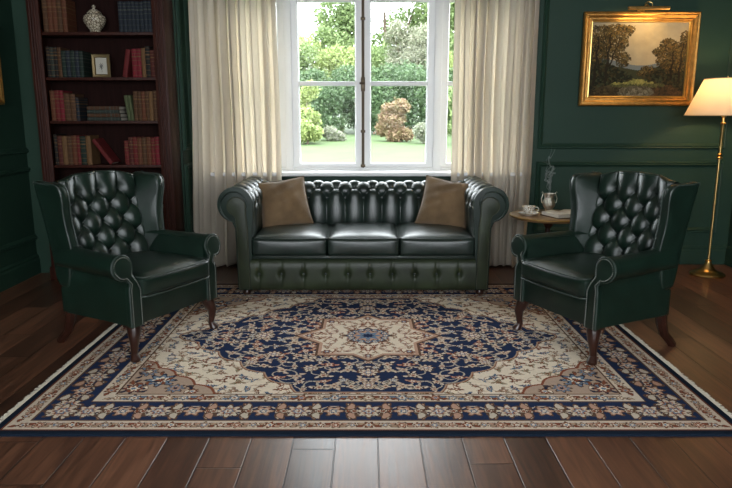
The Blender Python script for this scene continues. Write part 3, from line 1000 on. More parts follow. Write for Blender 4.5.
# ------------------------------------------------------------------ bookcase
BX0, BX1, BF, BB = -2.515, -1.500, 5.02, 5.265
SH = [.24, .58, .918, 1.256, 1.581, 1.910, 2.24]
bc = thing('bookcase', 'tall dark mahogany open bookcase against the green wall, left of the curtain', 'bookcase', ((BX0 + BX1) / 2, (BF + BB) / 2, 0))
ox, oy = (BX0 + BX1) / 2, (BF + BB) / 2
hw, hd = (BX1 - BX0) / 2, (BB - BF) / 2
for sx in (-1, 1):
    MB().box(*(sorted((sx * hw, sx * (hw - .022)))), -hd + .02, hd, 0, 2.60, .003).build('side_panel', M_bookwood, bc)
    st = MB().box(*(sorted((sx * hw, sx * (hw - .090)))), -hd, -hd + .024, 0, 2.52, .004)
    for k in range(3):
        x = sx * (hw - .022 - k * .020); st.tube([(x, -hd - .001, .14), (x, -hd - .001, 2.46)], .0065, 8)
    st.build('stile', M_bookwood, bc)
MB().box(-hw + .02, hw - .02, hd - .015, hd, 0, 2.58).build('back_panel', M_bookback, bc)
for z in SH:
    MB().box(-hw + .022, hw - .022, -hd + .026, hd - .015, z - .022, z, .003).build('shelf', M_bookwood, bc)
MB().box(-hw - .012, hw + .012, -hd - .012, hd, 0, .11, .006).build('plinth', M_bookwood, bc)
MB().box(-hw - .0, hw + .0, -hd - .0, hd, 2.50, 2.56, .006).box(-hw - .03, hw + .03, -hd - .03, hd, 2.56, 2.62, .012).build('cornice', M_bookwood, bc)

BC = {'red': (.17, .022, .022), 'crimson': (.22, .018, .030), 'oxblood': (.10, .022, .018), 'brown': (.105, .050, .025), 'tan': (.20, .105, .045), 'navy': (.022, .030, .042), 'grey-green': (.045, .055, .045),
      'black': (.020, .018, .017), 'green': (.110, .130, .060), 'dark green': (.018, .035, .026), 'russet': (.15, .050, .025)}
BM = {k: mat('book_cloth_' + k.replace(' ', '_').replace('-', '_'), tuple(.62 * q for q in v), .7, spec=.2, bump=.1, var=.15, vscale=30) for k, v in BC.items()}
def cloth(col, band):
    key = (col, band)
    if key in _cl: return _cl[key]
    m = BM[col].copy(); m.name = 'book_cloth_%s_%s' % (col.replace(' ', '_').replace('-', '_'), 'banded' if band else 'plain')
    if band:
        nt = m.node_tree; L = nt.links; b = nt.nodes['Principled BSDF']
        src = b.inputs['Base Color'].links[0].from_socket
        tc = nt.nodes.new('ShaderNodeTexCoord'); sp = nt.nodes.new('ShaderNodeSeparateXYZ'); L.new(tc.outputs['Generated'], sp.inputs[0])
        r = nt.nodes.new('ShaderNodeValToRGB'); e = r.color_ramp.elements; r.color_ramp.interpolation = 'CONSTANT'
        e[0].position = 0; e[0].color = (0, 0, 0, 1); e[1].position = .99; e[1].color = (0, 0, 0, 1)
        for f, w in ((.06, .018), (.22, .018), (.40, .018), (.58, .018), (.70, .05), (.82, .018), (.93, .018)):
            k = e.new(f); k.color = (1, 1, 1, 1); k = e.new(f + w); k.color = (0, 0, 0, 1)
        L.new(sp.outputs[2], r.inputs[0])
        mx = nt.nodes.new('ShaderNodeMix'); mx.data_type = 'RGBA'; L.new(r.outputs[0], mx.inputs[0]); L.new(src, mx.inputs[6])
        mx.inputs[7].default_value = (*band, 1); L.new(mx.outputs[2], b.inputs['Base Color'])
    _cl[key] = m
    return m
_cl = {}
GILT = (.12, .065, .028); DULL = (.055, .058, .05)
ORD = ['first', 'second', 'third', 'fourth', 'fifth', 'sixth', 'seventh', 'eighth', 'ninth', 'tenth']
def book(x, w, h, z, col, label, group, lean=0, depth=.165, band=GILT, y=None, flat=False):
    y = 5.062 if y is None else y
    root = thing('hardback_book', label, 'book', (x, y, z + .0006), 0, group)
    g = MB(); n = 8
    g.box(0, .003, .004, depth, 0, h).box(w - .003, w, .004, depth, 0, h)
    out = []
    for k in range(n + 1):
        t = PI * k / n
        out.append((w / 2 - w / 2 * math.cos(t), .006 - .007 * math.sin(t)))
    out += [(w, .010), (0, .010)]
    g.prism(out, 0, h, lambda a, b_, t: (a, b_, t))
    g.build('cover', cloth(col, band), root)
    MB().box(.003, w - .003, .008, depth - .004, .004, h - .004).build('page_block', M_paper, root, smooth=False)
    if flat:
        root.rotation_euler = (0, PI / 2, 0); root.location = (x, y, z + w + .0006)
    elif lean:
        root.rotation_euler = (0, lean, 0)
        if lean > 0: root.location.z += w * math.sin(lean)
    return root
def row(specs, z, x0, where, group, h0=.22, band=GILT):
    x = x0; n = len(specs)
    r = random.Random(int(z * 1000 + x0 * 100))
    for i, sp in enumerate(specs):
        col, w = sp[0], sp[1]; h = sp[2] if len(sp) > 2 else h0 + r.uniform(-.004, .004)
        last = 'last' if i == n - 1 else ORD[i]
        book(x, w - .001, h, z, col, '%s book, %s from left in %s' % (col, last, where), group, y=5.062 + r.uniform(0, .006), band=band)
        x += w
row([('brown', .036), ('russet', .036), ('russet', .036), ('brown', .036), ('russet', .036)], 1.910, -2.420, 'the row left of the jar, top shelf', 'books left of the jar', .245)
row([('navy', .0312)] * 8, 1.910, -1.853, 'the row right of the jar, top shelf', 'books right of the jar', .222, DULL)
row([('black', .028), ('grey-green', .028), ('black', .028), ('brown', .028)], 1.581, -2.422, 'the taller set left of the photo frame', 'tall dark books left of the photo frame', .222)
row([('dark green', .033), ('navy', .033), ('dark green', .033), ('navy', .033), ('dark green', .032)], 1.581, -2.308, 'the lower set left of the photo frame', 'lower dark books left of the photo frame', .195, DULL)
book(-1.853, .034, .205, 1.581, 'red', 'red book leaning right against its row beside the photo frame', 'books right of the photo frame', lean=math.radians(11), band=None)
row([('crimson', .038, .208), ('crimson', .034, .210), ('tan', .031, .214), ('black', .036, .228), ('oxblood', .034, .200)], 1.581, -1.775, 'the row right of the photo frame', 'books right of the photo frame')
row([('russet', .035, .226), ('red', .035, .228), ('crimson', .035, .226), ('brown', .044, .206), ('brown', .044, .202), ('navy', .028, .175)], 1.256, -2.424, 'the row left of the flat stack', 'books left of the flat stack')
names4 = ['bottom', 'second from bottom', 'second from top', 'top']
for k in range(4):
    book(-2.146 + .002 * (k % 2), .0265, .256 - .004 * k, 1.256 + k * .0275, 'grey-green' if k % 2 == 0 else 'brown', '%s book lying flat, %s of the stack of four' % ('grey-green' if k % 2 == 0 else 'brown', names4[k]), 'books lying in a flat stack', flat=True, band=DULL)
book(-1.835, .024, .190, 1.256, 'green', 'pale green slanting book, left one of two beside the flat stack', 'books right of the flat stack', lean=math.radians(-6), band=None)
book(-1.809, .024, .190, 1.256, 'green', 'pale green slanting book, right one of two beside the flat stack', 'books right of the flat stack', lean=math.radians(-6), band=None)
row([('brown', .030), ('brown', .030), ('russet', .030), ('brown', .030), ('tan', .030), ('brown', .029)], 1.256, -1.784, 'the row right of the flat stack', 'books right of the flat stack', .222)
row([('black', .026, .235), ('oxblood', .036), ('tan', .038), ('brown', .038), ('russet', .038), ('red', .026), ('dark green', .044), ('tan', .040)], .918, -2.424, 'the left row, lowest visible shelf', 'books left of the leaning one', .222)
book(-2.000, .030, .225, .918, 'red', 'red book leaning far over beside the left row, lowest visible shelf', 'books left of the leaning one', lean=math.radians(-35), band=None)
row([('red', .034, .185), ('oxblood', .034), ('red', .035), ('russet', .035), ('brown', .034), ('russet', .035), ('red', .032), ('crimson', .035)], .918, -1.880, 'the right row, lowest visible shelf', 'books right of the leaning one', .212)

# porcelain urn
u = thing('ginger_jar', 'cream porcelain lidded jar with brown floral pattern on the top shelf', 'jar', (-2.062, 5.14, 1.9106))
def urn_mat():
    m, nt, b = nodes('patterned_porcelain'); L = nt.links
    tc = nt.nodes.new('ShaderNodeTexCoord'); v = nt.nodes.new('ShaderNodeTexVoronoi'); v.inputs['Scale'].default_value = 55; v.feature = 'DISTANCE_TO_EDGE'
    n = nt.nodes.new('ShaderNodeTexNoise'); n.inputs['Scale'].default_value = 45
    L.new(tc.outputs['Object'], v.inputs['Vector']); L.new(tc.outputs['Object'], n.inputs['Vector'])
    r = nt.nodes.new('ShaderNodeValToRGB'); e = r.color_ramp.elements
    e[0].position = .04; e[0].color = (.10, .07, .04, 1); e[1].position = .14; e[1].color = (.56, .50, .38, 1)
    a = nt.nodes.new('ShaderNodeMath'); a.operation = 'MULTIPLY'; L.new(v.outputs['Distance'], a.inputs[0]); L.new(n.outputs['Fac'], a.inputs[1])
    a2 = nt.nodes.new('ShaderNodeMath'); a2.operation = 'MULTIPLY'; a2.inputs[1].default_value = 1.7; L.new(a.outputs[0], a2.inputs[0])
    L.new(a2.outputs[0], r.inputs[0]); L.new(r.outputs[0], b.inputs['Base Color']); b.inputs['Roughness'].default_value = .2
    return m
M_urn = urn_mat()
MB().lathe([(.038, 0), (.042, .006), (.036, .014), (.040, .022), (.062, .05), (.080, .085), (.083, .105), (.074, .125), (.055, .138), (.046, .142)], n=40).build('body', M_urn, u)
MB().lathe([(.052, .142), (.054, .147), (.046, .156), (.028, .170), (.012, .176), (.009, .184), (.014, .192), (.012, .200), (.004, .207), (.0005, .209)], n=32).build('lid', M_urn, u)
# small framed picture on the shelf
pf_ = thing('standing_picture_frame', 'small brass photo frame with a faint grey sketch, standing on the second shelf', 'photo frame', (-2.022, 5.10, 1.5812))
fr = [(0, 0), (0, .012), (.006, .016), (.020, .012), (.026, .004), (.026, 0)]
MB().frame(-.068, .068, 0, .172, fr, lambda x, z, o: (x, -o, z)).box(-.062, .062, 0, .006, .004, .168).build('frame', mat('antique_brass_frame', (.16, .115, .05), .4, metal=.6), pf_)
MB().box(-.045, .045, -.003, 0, .022, .150).build('mat_board', mat('ivory_mat', (.42, .40, .34), .8), pf_, smooth=False)
g = MB()
for k in range(9):
    a = k * 2 * PI / 9; g.tube([(0.004 * math.cos(a), -.0038, .085 + .004 * math.sin(a)), (.020 * math.cos(a + .4), -.0038, .085 + .026 * math.sin(a + .4))], [.003, .0012], 5)
g.tube([(0, -.0038, .085), (.004, -.0038, .040)], .0014, 5)
g.build('sketch', mat('sketch_ink', (.10, .10, .09), .8), pf_)
MB().box(-.02, .02, .002, .06, 0, .004).build('easel_back', M_bookback, pf_)
pf_.rotation_euler = (0, 0, .03)

# ------------------------------------------------------------------ large painting
def fbm(X, Y, seed, octs=5, f0=3):
    r = np.random.default_rng(seed); out = np.zeros_like(X); amp = 1; tot = 0
    for o in range(octs):
        f = f0 * 2 ** o; n = int(f) + 3; g = r.random((n * 2 + 3, n * 2 + 3))
        x = X * f % n; y = Y * f % n
        i = x.astype(int); j = y.astype(int); u_ = x - i; v_ = y - j; u_ = u_ * u_ * (3 - 2 * u_); v_ = v_ * v_ * (3 - 2 * v_)
        out += amp * ((g[j, i] * (1 - u_) + g[j, i + 1] * u_) * (1 - v_) + (g[j + 1, i] * (1 - u_) + g[j + 1, i + 1] * u_) * v_)
        tot += amp; amp *= .55
    return out / tot
def colour_grid(name, W, H, NX, NY, img, m, parent, loc):
    gx = np.linspace(-W / 2, W / 2, NX + 1); gz = np.linspace(0, H, NY + 1)
    GX, GZ = np.meshgrid(gx, gz); co_ = np.stack([GX, GX * 0, GZ], -1).reshape(-1, 3)
    W1 = NX + 1; idx = (np.arange(NY)[:, None] * W1 + np.arange(NX)[None]).reshape(-1)
    quads = np.stack([idx, idx + 1, idx + 1 + W1, idx + W1], -1)
    me = bpy.data.meshes.new(name); me.vertices.add(len(co_)); me.vertices.foreach_set('co', co_.ravel())
    nq = len(quads); me.loops.add(nq * 4); me.loops.foreach_set('vertex_index', quads.ravel().astype(np.int32)); me.polygons.add(nq)
    me.polygons.foreach_set('loop_start', np.arange(nq, dtype=np.int32) * 4); me.update(calc_edges=True)
    ca = me.color_attributes.new('Col', 'FLOAT_COLOR', 'CORNER'); rgba = np.ones((nq, 4, 4)); rgba[:, :, :3] = img.reshape(-1, 1, 3)
    ca.data.foreach_set('color', rgba.ravel()); me.materials.append(m)
    o = bpy.data.objects.new(name, me); COL.objects.link(o); o.parent = parent; o.location = loc
    return o
def landscape():
    NX, NY = 230, 175
    x = (np.arange(NX) + .5) / NX; y = (np.arange(NY) + .5) / NY
    X, Y = np.meshgrid(x, y)
    n1 = fbm(X, Y, 1); n2 = fbm(X, Y, 2, 6, 8); n3 = fbm(X, Y, 3, 5, 14); n4 = fbm(X * 1.0, Y * .25, 5, 5, 6)
    def mixc(img, mk, c):
        mk = np.clip(mk, 0, 1)[..., None]; return img * (1 - mk) + np.array(c) * mk
    img = np.zeros((NY, NX, 3)) + np.array((.40, .33, .20))
    img = mixc(img, (1 - Y) * 1.6 - .5, (.42, .33, .19)); img = mixc(img, (Y - .75) * 1.8 + (n1 - .5), (.24, .23, .17))
    img = mixc(img, (n4 - .45) * 2.2 * (Y > .4), (.52, .40, .21))
    hill = .46 + .05 * np.sin(X * 7 + 1) + .02 * n2
    img = mixc(img, (Y < hill) * 1.0, (.16, .18, .17))
    img = mixc(img, (Y < hill - .07) * 1.0, (.085, .085, .05))
    img = mixc(img, (Y < .34 + .06 * np.abs(X - .5) * 4 + .03 * n2) * 1.0, (.045, .045, .02))
    img = mixc(img, ((Y < .235) & (Y > .17 - .02 * n1)) * np.clip(1 - ((X - .42) / .27) ** 6, 0, 1), (.27, .24, .06))
    img = mixc(img, (Y < .175) * 1.0, (.05, .035, .018))
    img = mixc(img, (Y < .15) * (np.abs(X - .50 - .12 * (.1 - Y)) < (.05 + (.15 - Y) * .95) * (.8 + .5 * n2)) * .85, (.17, .145, .09))
    img = mixc(img, (Y < .12) * (n3 > .56) * (np.abs(X - .5) < .16) * .6, (.30, .27, .19))
    rd = random.Random(12)
    def dabs(cx_, cy_, rx, ry, cols, n, r0, r1):
        for _ in range(n):
            a = rd.uniform(0, 6.283); q = rd.random() ** .6
            px, py = cx_ + rx * q * math.cos(a), cy_ + ry * q * math.sin(a)
            r = rd.uniform(r0, r1); i0, i1 = int((px - r) * NX), int((px + r) * NX) + 2; j0, j1 = int((py - r) * NY), int((py + r) * NY) + 2
            i0, j0 = max(i0, 0), max(j0, 0)
            if i0 >= NX or j0 >= NY or i1 <= 0 or j1 <= 0: continue
            sl = (slice(j0, j1), slice(i0, i1)); th = rd.uniform(0, 3.14)
            dx, dy = X[sl] - px, (Y[sl] - py) * .8
            u_, v_ = dx * math.cos(th) + dy * math.sin(th), -dx * math.sin(th) + dy * math.cos(th)
            mk = (u_ / r) ** 2 + (v_ / (r * .55)) ** 2 < 1
            c = np.array(rd.choice(cols)) * rd.uniform(.75, 1.3)
            img[sl][mk] = img[sl][mk] * .25 + c * .75
    for (a, b_, rx, ry, cols, n) in ((.2, .07, .3, .10, ((.045, .03, .014), (.07, .05, .02), (.03, .022, .01)), 700), (.85, .07, .28, .10, ((.055, .03, .014), (.08, .045, .018), (.03, .022, .01)), 700), (.5, .16, .3, .03, ((.10, .09, .03), (.06, .06, .02)), 260), (.5, .06, .18, .08, ((.20, .17, .11), (.12, .10, .06), (.07, .055, .03)), 500), (.42, .20, .26, .03, ((.30, .26, .07), (.20, .19, .05)), 200)):
        dabs(a, b_, rx, ry, cols, n, .008, .022)
    dk, md_, gl = (.014, .015, .008), (.050, .036, .012), (.16, .095, .024)
    for (a, b_, rx, ry, n) in ((.02, .42, .16, .36, 900), (.98, .40, .14, .32, 900), (.14, .30, .18, .14, 700), (.86, .32, .17, .15, 700), (.70, .27, .14, .07, 300), (.33, .27, .12, .07, 260)):
        dabs(a, b_, rx, ry, (dk, dk, md_, (.04, .045, .02)), n, .010, .024)
    for (a, b_, rx, ry, n) in ((.10, .80, .15, .16, 420), (.26, .85, .15, .12, 420), (.22, .63, .13, .13, 330), (.34, .50, .08, .10, 170), (.04, .60, .10, .2, 300), (.38, .90, .07, .05, 90), (.33, .72, .06, .07, 90),
            (.80, .68, .09, .10, 260), (.71, .60, .07, .06, 150), (.90, .60, .11, .13, 330), (.97, .76, .06, .12, 160), (.78, .48, .10, .10, 260), (.60, .36, .08, .05, 130), (.88, .40, .13, .10, 260), (.55, .31, .06, .03, 60)):
        dabs(a, b_, rx, ry, (dk, md_, md_, (.10, .06, .02)), n, .007, .017)
        dabs(a + .01, b_ + .02, rx * .85, ry * .8, (gl, md_, (.12, .09, .03)), n // 2, .005, .011)
    for (x0, y0, x1, y1, w) in ((.17, .18, .20, .85, .013), (.20, .40, .30, .80, .008), (.05, .15, .08, .80, .013), (.12, .30, .04, .70, .007), (.845, .22, .86, .62, .011), (.93, .2, .95, .72, .010), (.19, .55, .12, .80, .006)):
        t = np.clip((Y - y0) / (y1 - y0), 0, 1); cxs = x0 + (x1 - x0) * t + .006 * np.sin(Y * 30)
        img = mixc(img, ((np.abs(X - cxs) < w * (1.2 - .7 * t)) & (Y > y0) & (Y < y1)) * .95, (.020, .015, .008))
    img *= (1 + .25 * (n3[..., None] - .5))
    return NX, NY, np.clip(img, 0, 1)
pt = thing('oil_painting', 'wooded landscape oil painting in a wide gilt frame on the green wall, lit from above', 'painting', (2.268, 5.575, 1.375))
PW, PH = .955, .755
gp = [(0, 0), (0, .030), (.010, .040), (.020, .034), (.030, .036), (.048, .020), (.060, .022), (.068, .014), (.072, .010), (.072, 0)]
MB().frame(-PW / 2, PW / 2, 0, PH, gp, lambda x, z, o: (x, -o, z)).build('frame', M_gold, pt, angle=25)
MB().frame(-PW / 2 + .070, PW / 2 - .070, .070, PH - .070, [(0, .004), (0, .014), (.006, .016), (.012, .010), (.012, .004)], lambda x, z, o: (x, -o, z)).build('inner_slip', mat('bright_gilt', (.75, .50, .16), .3, metal=.9), pt, angle=25)
NX, NY, im = landscape()
colour_grid('canvas', PW - .15, PH - .15, NX, NY, im, attr_mat('oil_paint', .7, .25, 130, .15), pt, (0, -.006, .075))
MB().box(-PW / 2 + .02, PW / 2 - .02, -.003, .022, .02, PH - .02).build('backing_board', M_bookback, pt, smooth=False)
# picture light
pl = thing('picture_light', 'slim brass picture light above the gilt framed landscape', 'picture light', (2.268, 5.575, 2.095))
MB().tube([(-.165, -.135, .045), (.165, -.135, .045)], .015, 16).build('lamp_shade', M_brass, pl)
MB().tube([(0, .01, .03), (0, -.03, .065), (0, -.09, .085), (0, -.13, .060)], .006, 8).build('arm', M_brass, pl)
MB().tube([(-.03, -.13, .058), (-.028, -.125, .085), (0, -.12, .098), (.028, -.125, .085), (.03, -.13, .058)], .004, 8).build('hook', M_brass, pl)
MB().box(-.03, .03, .008, .024, -.01, .07, .005).build('wall_plate', M_brass, pl)

# gilt frame on the left wall, only its edge in view
lp = thing('gilt_picture', 'gilt framed dark landscape on the left wall, mostly cut off by the photo edge', 'painting', (XL + .008, 4.56, 1.375))
lp.rotation_euler = (0, 0, PI / 2)
MB().frame(-.39, .39, 0, .58, gp, lambda x, z, o: (x, -o, z)).build('frame', M_gold, lp, angle=25)
colour_grid('canvas', .64, .44, NX, NY, im[:, ::-1].copy(), attr_mat('oil_paint_dark', .42, .25, 130, .35), lp, (0, -.006, .07))
MB().box(-.37, .37, -.003, .010, .02, .56).build('backing_board', M_bookback, lp, smooth=False)

# ------------------------------------------------------------------ floor lamp
fl = thing('floor_lamp', 'lit brass floor lamp with a cream tapered shade in the right corner', 'lamp', (2.83, 5.20, 0))
MB().lathe([(.132, 0), (.136, .008), (.130, .018), (.110, .026), (.085, .032), (.060, .046), (.045, .066), (.032, .090), (.024, .105), (.022, .115), (.028, .122), (.020, .130)], n=40).build('base', M_brass, fl)
MB().lathe([(.010, .125), (.0105, .80), (.010, .95)], n=16).lathe([(.012, .95), (.022, .958), (.024, .968), (.014, .978), (.020, .990), (.012, 1.0), (.013, 1.22), (.020, 1.235), (.012, 1.245), (.010, 1.33)], n=20).build('pole', M_brass, fl)
MB().tube([(-.03, -.03, 1.24), (.03, .03, 1.24)], .004, 8).lathe([(.012, 1.28), (.020, 1.29), (.021, 1.35), (.016, 1.36)], n=16).build('socket', M_brass, fl)
def shade_mat():
    m, nt, b = nodes('lampshade_linen'); L = nt.links
    b.inputs['Base Color'].default_value = (.80, .68, .50, 1); b.inputs['Roughness'].default_value = .9
    t = nt.nodes.new('ShaderNodeBsdfTranslucent'); t.inputs[0].default_value = (.90, .72, .48, 1)
    mx = nt.nodes.new('ShaderNodeMixShader'); mx.inputs[0].default_value = .30
    L.new(b.outputs[0], mx.inputs[1]); L.new(t.outputs[0], mx.inputs[2]); L.new(mx.outputs[0], nt.nodes['Material Output'].inputs['Surface'])
    return m
M_shade = shade_mat()
g = MB()
n = 120; vs = []; fs = []
for (r, z, pl_) in ((.285, 1.295, 1), (.283, 1.300, 1), (.166, 1.572, 1), (.165, 1.578, 1)):
    for k in range(n):
        t = 2 * PI * k / n; rr = r + (.0015 if k % 2 else -.0015) * pl_
        vs.append((rr * math.cos(t), rr * math.sin(t), z))
for i in range(3):
    for k in range(n): fs.append((i * n + k, i * n + (k + 1) % n, (i + 1) * n + (k + 1) % n, (i + 1) * n + k))
sh = g.add(vs, fs).build('lamp_shade', M_shade, fl, fix=False)
for r, z in ((.285, 1.297), (.166, 1.577)):
    MB().tube([(r * math.cos(2 * PI * k / 60), r * math.sin(2 * PI * k / 60), z) for k in range(60)], .004, 6, closed=True).build('shade_rim', mat('shade_trim', (.62, .45, .25), .8), sh)
MB().tube([(-.165, 0, 1.57), (.165, 0, 1.57)], .002, 6).tube([(0, -.165, 1.57), (0, .165, 1.57)], .002, 6).tube([(0, 0, 1.36), (0, 0, 1.60)], .003, 6).build('spider', M_brass, fl)
m, nt, b = nodes('bulb_glow'); b.inputs['Emission Color'].default_value = (1, .62, .28, 1); b.inputs['Emission Strength'].default_value = 8
MB().lathe([(.014, 1.36), (.030, 1.395), (.034, 1.42), (.028, 1.445), (.012, 1.46), (.001, 1.464)], (.0, .0, 0), n=20).build('bulb', m, fl)

# ------------------------------------------------------------------ side table and what stands on it
TX, TY, TZ = 1.362, 4.76, .565
tb = thing('side_table', 'round polished wooden side table between the sofa and the right armchair', 'table', (TX, TY, .009))
MB().lathe([(.255, TZ - .030), (.268, TZ - .026), (.278, TZ - .018), (.283, TZ - .010), (.280, TZ - .003), (.272, TZ)], n=64).build('tabletop', M_tabletop, tb)
MB().tube([(.282 * math.cos(2 * PI * k / 64), .282 * math.sin(2 * PI * k / 64), TZ - .009) for k in range(64)], .0045, 8, closed=True).build('brass_rim', M_brass, tb)
MB().lathe([(.034, .13), (.040, .15), (.030, .18), (.018, .22), (.022, .30), (.030, .36), (.020, .42), (.018, .46), (.050, .51), (.10, .534)], n=28).build('pedestal', M_legwood, tb)
for k in range(3):
    a = k * 2 * PI / 3 + .5
    MB().tube([(.02 * math.cos(a), .02 * math.sin(a), .16), (.09 * math.cos(a), .09 * math.sin(a), .13), (.16 * math.cos(a), .16 * math.sin(a), .06), (.21 * math.cos(a), .21 * math.sin(a), .016), (.235 * math.cos(a), .235 * math.sin(a), .012)], [.022, .018, .015, .014, .012], 10).build('leg', M_legwood, tb)
TZ += .009
# cup and saucer
M_cup = urn_mat(); M_cup.name = 'gilded_china'
for nd in M_cup.node_tree.nodes:
    if nd.type == 'VALTORGB':
        nd.color_ramp.elements[0].color = (.30, .22, .12, 1); nd.color_ramp.elements[1].color = (.80, .77, .70, 1); nd.color_ramp.elements[1].position = .09
sx_, sy_ = TX - .165, TY - .055
sa = thing('saucer', 'white china saucer under the teacup on the round side table', 'saucer', (sx_, sy_, TZ + .0008))
MB().lathe([(.030, 0), (.034, .003), (.058, .010), (.078, .017), (.079, .019), (.058, .0125), (.034, .006), (.001, .0055)], n=48).build('plate', M_china, sa)
MB().tube([(.0785 * math.cos(2 * PI * k / 48), .0785 * math.sin(2 * PI * k / 48), .0185) for k in range(48)], .0012, 6, closed=True).build('gilt_rim', M_brass, sa)
cp = thing('teacup', 'white patterned china teacup with handle standing on its saucer', 'cup', (sx_, sy_, TZ + .0068))
MB().lathe([(.022, 0), (.024, .004), (.020, .008), (.034, .022), (.044, .042), (.0495, .062), (.047, .062), (.042, .042), (.032, .024), (.016, .012), (.001, .011)], n=44).build('bowl', M_cup, cp)
MB().tube([(.044, -.003, .052), (.060, -.006, .056), (.072, -.008, .046), (.068, -.007, .030), (.052, -.005, .022), (.040, -.003, .026)], .0032, 8).build('handle', M_china, cp)
MB().tube([(.0485 * math.cos(2 * PI * k / 48), .0485 * math.sin(2 * PI * k / 48), .062) for k in range(48)], .0012, 6, closed=True).build('gilt_rim', M_brass, cp)
MB().lathe([(.0395, .0478), (.0395, .0485)], n=32).build('tea', mat('tea', (.10, .030, .008), .05), cp)
# silver pot
sp = thing('silver_pot', 'small engraved silver pot with two handles, steaming on the side table', 'pot', (TX + .022, TY + .085, TZ + .0008))
PS = Matrix.Diagonal((.98, .98, 1.25, 1))
MB().lathe([(.030, 0), (.032, .004), (.022, .012), (.026, .020), (.042, .040), (.046, .056), (.042, .072), (.034, .086), (.034, .096), (.040, .110), (.042, .116), (.038, .116), (.031, .098), (.030, .090), (.001, .088)], n=48, flute=(12, .05), M=PS).build('body', M_silver, sp)
for s_ in (-1, 1):
    MB().tube([PS @ Vector(q) for q in [(s_ * .040, 0, .055), (s_ * .056, 0, .062), (s_ * .060, 0, .085), (s_ * .050, 0, .108), (s_ * .046, 0, .118), (s_ * .054, 0, .126), (s_ * .059, 0, .120)]], [.004, .0042, .004, .0038, .0036, .0034, .003], 8).build('handle', M_silver, sp)
# steam: thin curling wisps of scattering vapour
m, nt, b = nodes('water_vapour'); nt.nodes.remove(b)
vs_ = nt.nodes.new('ShaderNodeVolumeScatter'); vs_.inputs['Color'].default_value = (1, 1, 1, 1); vs_.inputs['Density'].default_value = 28; vs_.inputs['Anisotropy'].default_value = 0.2
nt.links.new(vs_.outputs[0], nt.nodes['Material Output'].inputs['Volume'])
r_ = random.Random(2); g = MB()
for k in range(6):
    W = [(r_.uniform(2, 30), r_.uniform(0, 6.28), r_.uniform(0, 6.28)) for _ in range(5)]
    H = r_.uniform(.20, .37); n = 110; pts = []; rad = []
    for i in range(n + 1):
        t = i / n; A = .045 * min(1, t * 1.5) ** 1.3
        x = A * sum(math.sin(f * t + p) / (1 + f * .10) for f, p, q in W) * .8 - .02 * t
        y = A * sum(math.sin(f * t + q) / (1 + f * .10) for f, p, q in W) * .8
        x0, y0 = (x, y) if i else (x, y)
        z = .118 + H * t + A * .35 * math.sin(W[0][0] * t * 1.3 + W[0][2])
        pts.append((x, y, z)); rad.append((.0042 + .0055 * (.5 + .5 * math.sin(W[1][0] * t + W[1][1]))) * (1 - t ** 2) * min(1, .25 + t * 3) + .0005)
    g.tube(pts, rad, 8)
st = g.build('steam', m, None, fix=True)
st.location = (TX + .022, TY + .085, TZ + .0008)
st.location.z += .018
tag(st, 'thin curling steam rising from the small silver pot', 'steam', kind='stuff')
# open book on the table
ob = thing('open_book', 'open book with blank cream pages lying on the round side table', 'book', (TX + .105, TY - .085, TZ + .0008), math.radians(14))
def leafs(sgn):
    g = MB(); pr = []
    N = 12
    for k in range(N + 1):
        t = k / N; x = .118 * t; z = .008 + .020 * math.sin(min(1, t * 2.2) * PI / 2) * (1 - .55 * t) + .004 * t
        pr.append((x, z))
    out = pr + [(.118, .004), (0, .004)]
    g.prism([(sgn * a, c) for a, c in out], -.085, .085, lambda a, c, t: (a, t, c))
    return g
for s_ in (-1, 1): leafs(s_).build('page_block', M_paper, ob, angle=50)
MB().box(-.124, -.004, -.09, .09, 0, .004).box(.004, .124, -.09, .09, 0, .004).box(-.008, .008, -.09, .09, .0, .004).build('cover', BM['brown'], ob, smooth=False)
ob.scale = (1.2, 1.2, 1.3)
g = MB(); r_ = random.Random(8)
ob.rotation_euler = (0, 0, math.radians(20))

# ------------------------------------------------------------------ garden
def gz(y): return .023 * y
M_grass = mat('lawn_grass', (.038, .068, .014), .9, var=.2, vscale=1.2, bump=.3, bscale=40)
nx_, ny_ = 30, 60
def lawnf(u, v):
    x = -25 + 50 * u; y = 6.0 + 44 * v; return (x, y, gz(y) + .04 * math.sin(x * .7) * math.sin(y * .5))
tag(MB().grid(lawnf, 60, 60).build('lawn_ground', M_grass, None, fix=False, angle=180), 'mown green lawn outside the window', 'lawn', kind='stuff')
M_bark = mat('bark', (.09, .065, .045), .9, bump=.5, bscale=20)
def foliage(mb_pts, blobs, n, size, seed):
    r = np.random.default_rng(seed)
    blobs = np.array(blobs); vol = (blobs[:, 3] * blobs[:, 4] * blobs[:, 5]) ** (2 / 3); pr = vol / vol.sum()
    k = r.choice(len(blobs), n, p=pr)
    d = r.normal(size=(n, 3)); d /= np.linalg.norm(d, axis=1, keepdims=True)
    rad = (.62 + .38 * r.random(n) ** .5)[:, None] * (1 + .16 * r.normal(size=(n, 1)))
    c = blobs[k, :3] + d * rad * blobs[k, 3:6]
    a = r.normal(size=(n, 3)); a /= np.linalg.norm(a, axis=1, keepdims=True)
    b_ = np.cross(a, r.normal(size=(n, 3))); b_ /= np.linalg.norm(b_, axis=1, keepdims=True)
    s = size * (.6 + .8 * r.random((n, 1)))
    v = np.stack([c - a * s, c + b_ * s * .5, c + a * s, c - b_ * s * .5], 1).reshape(-1, 3)
    return v
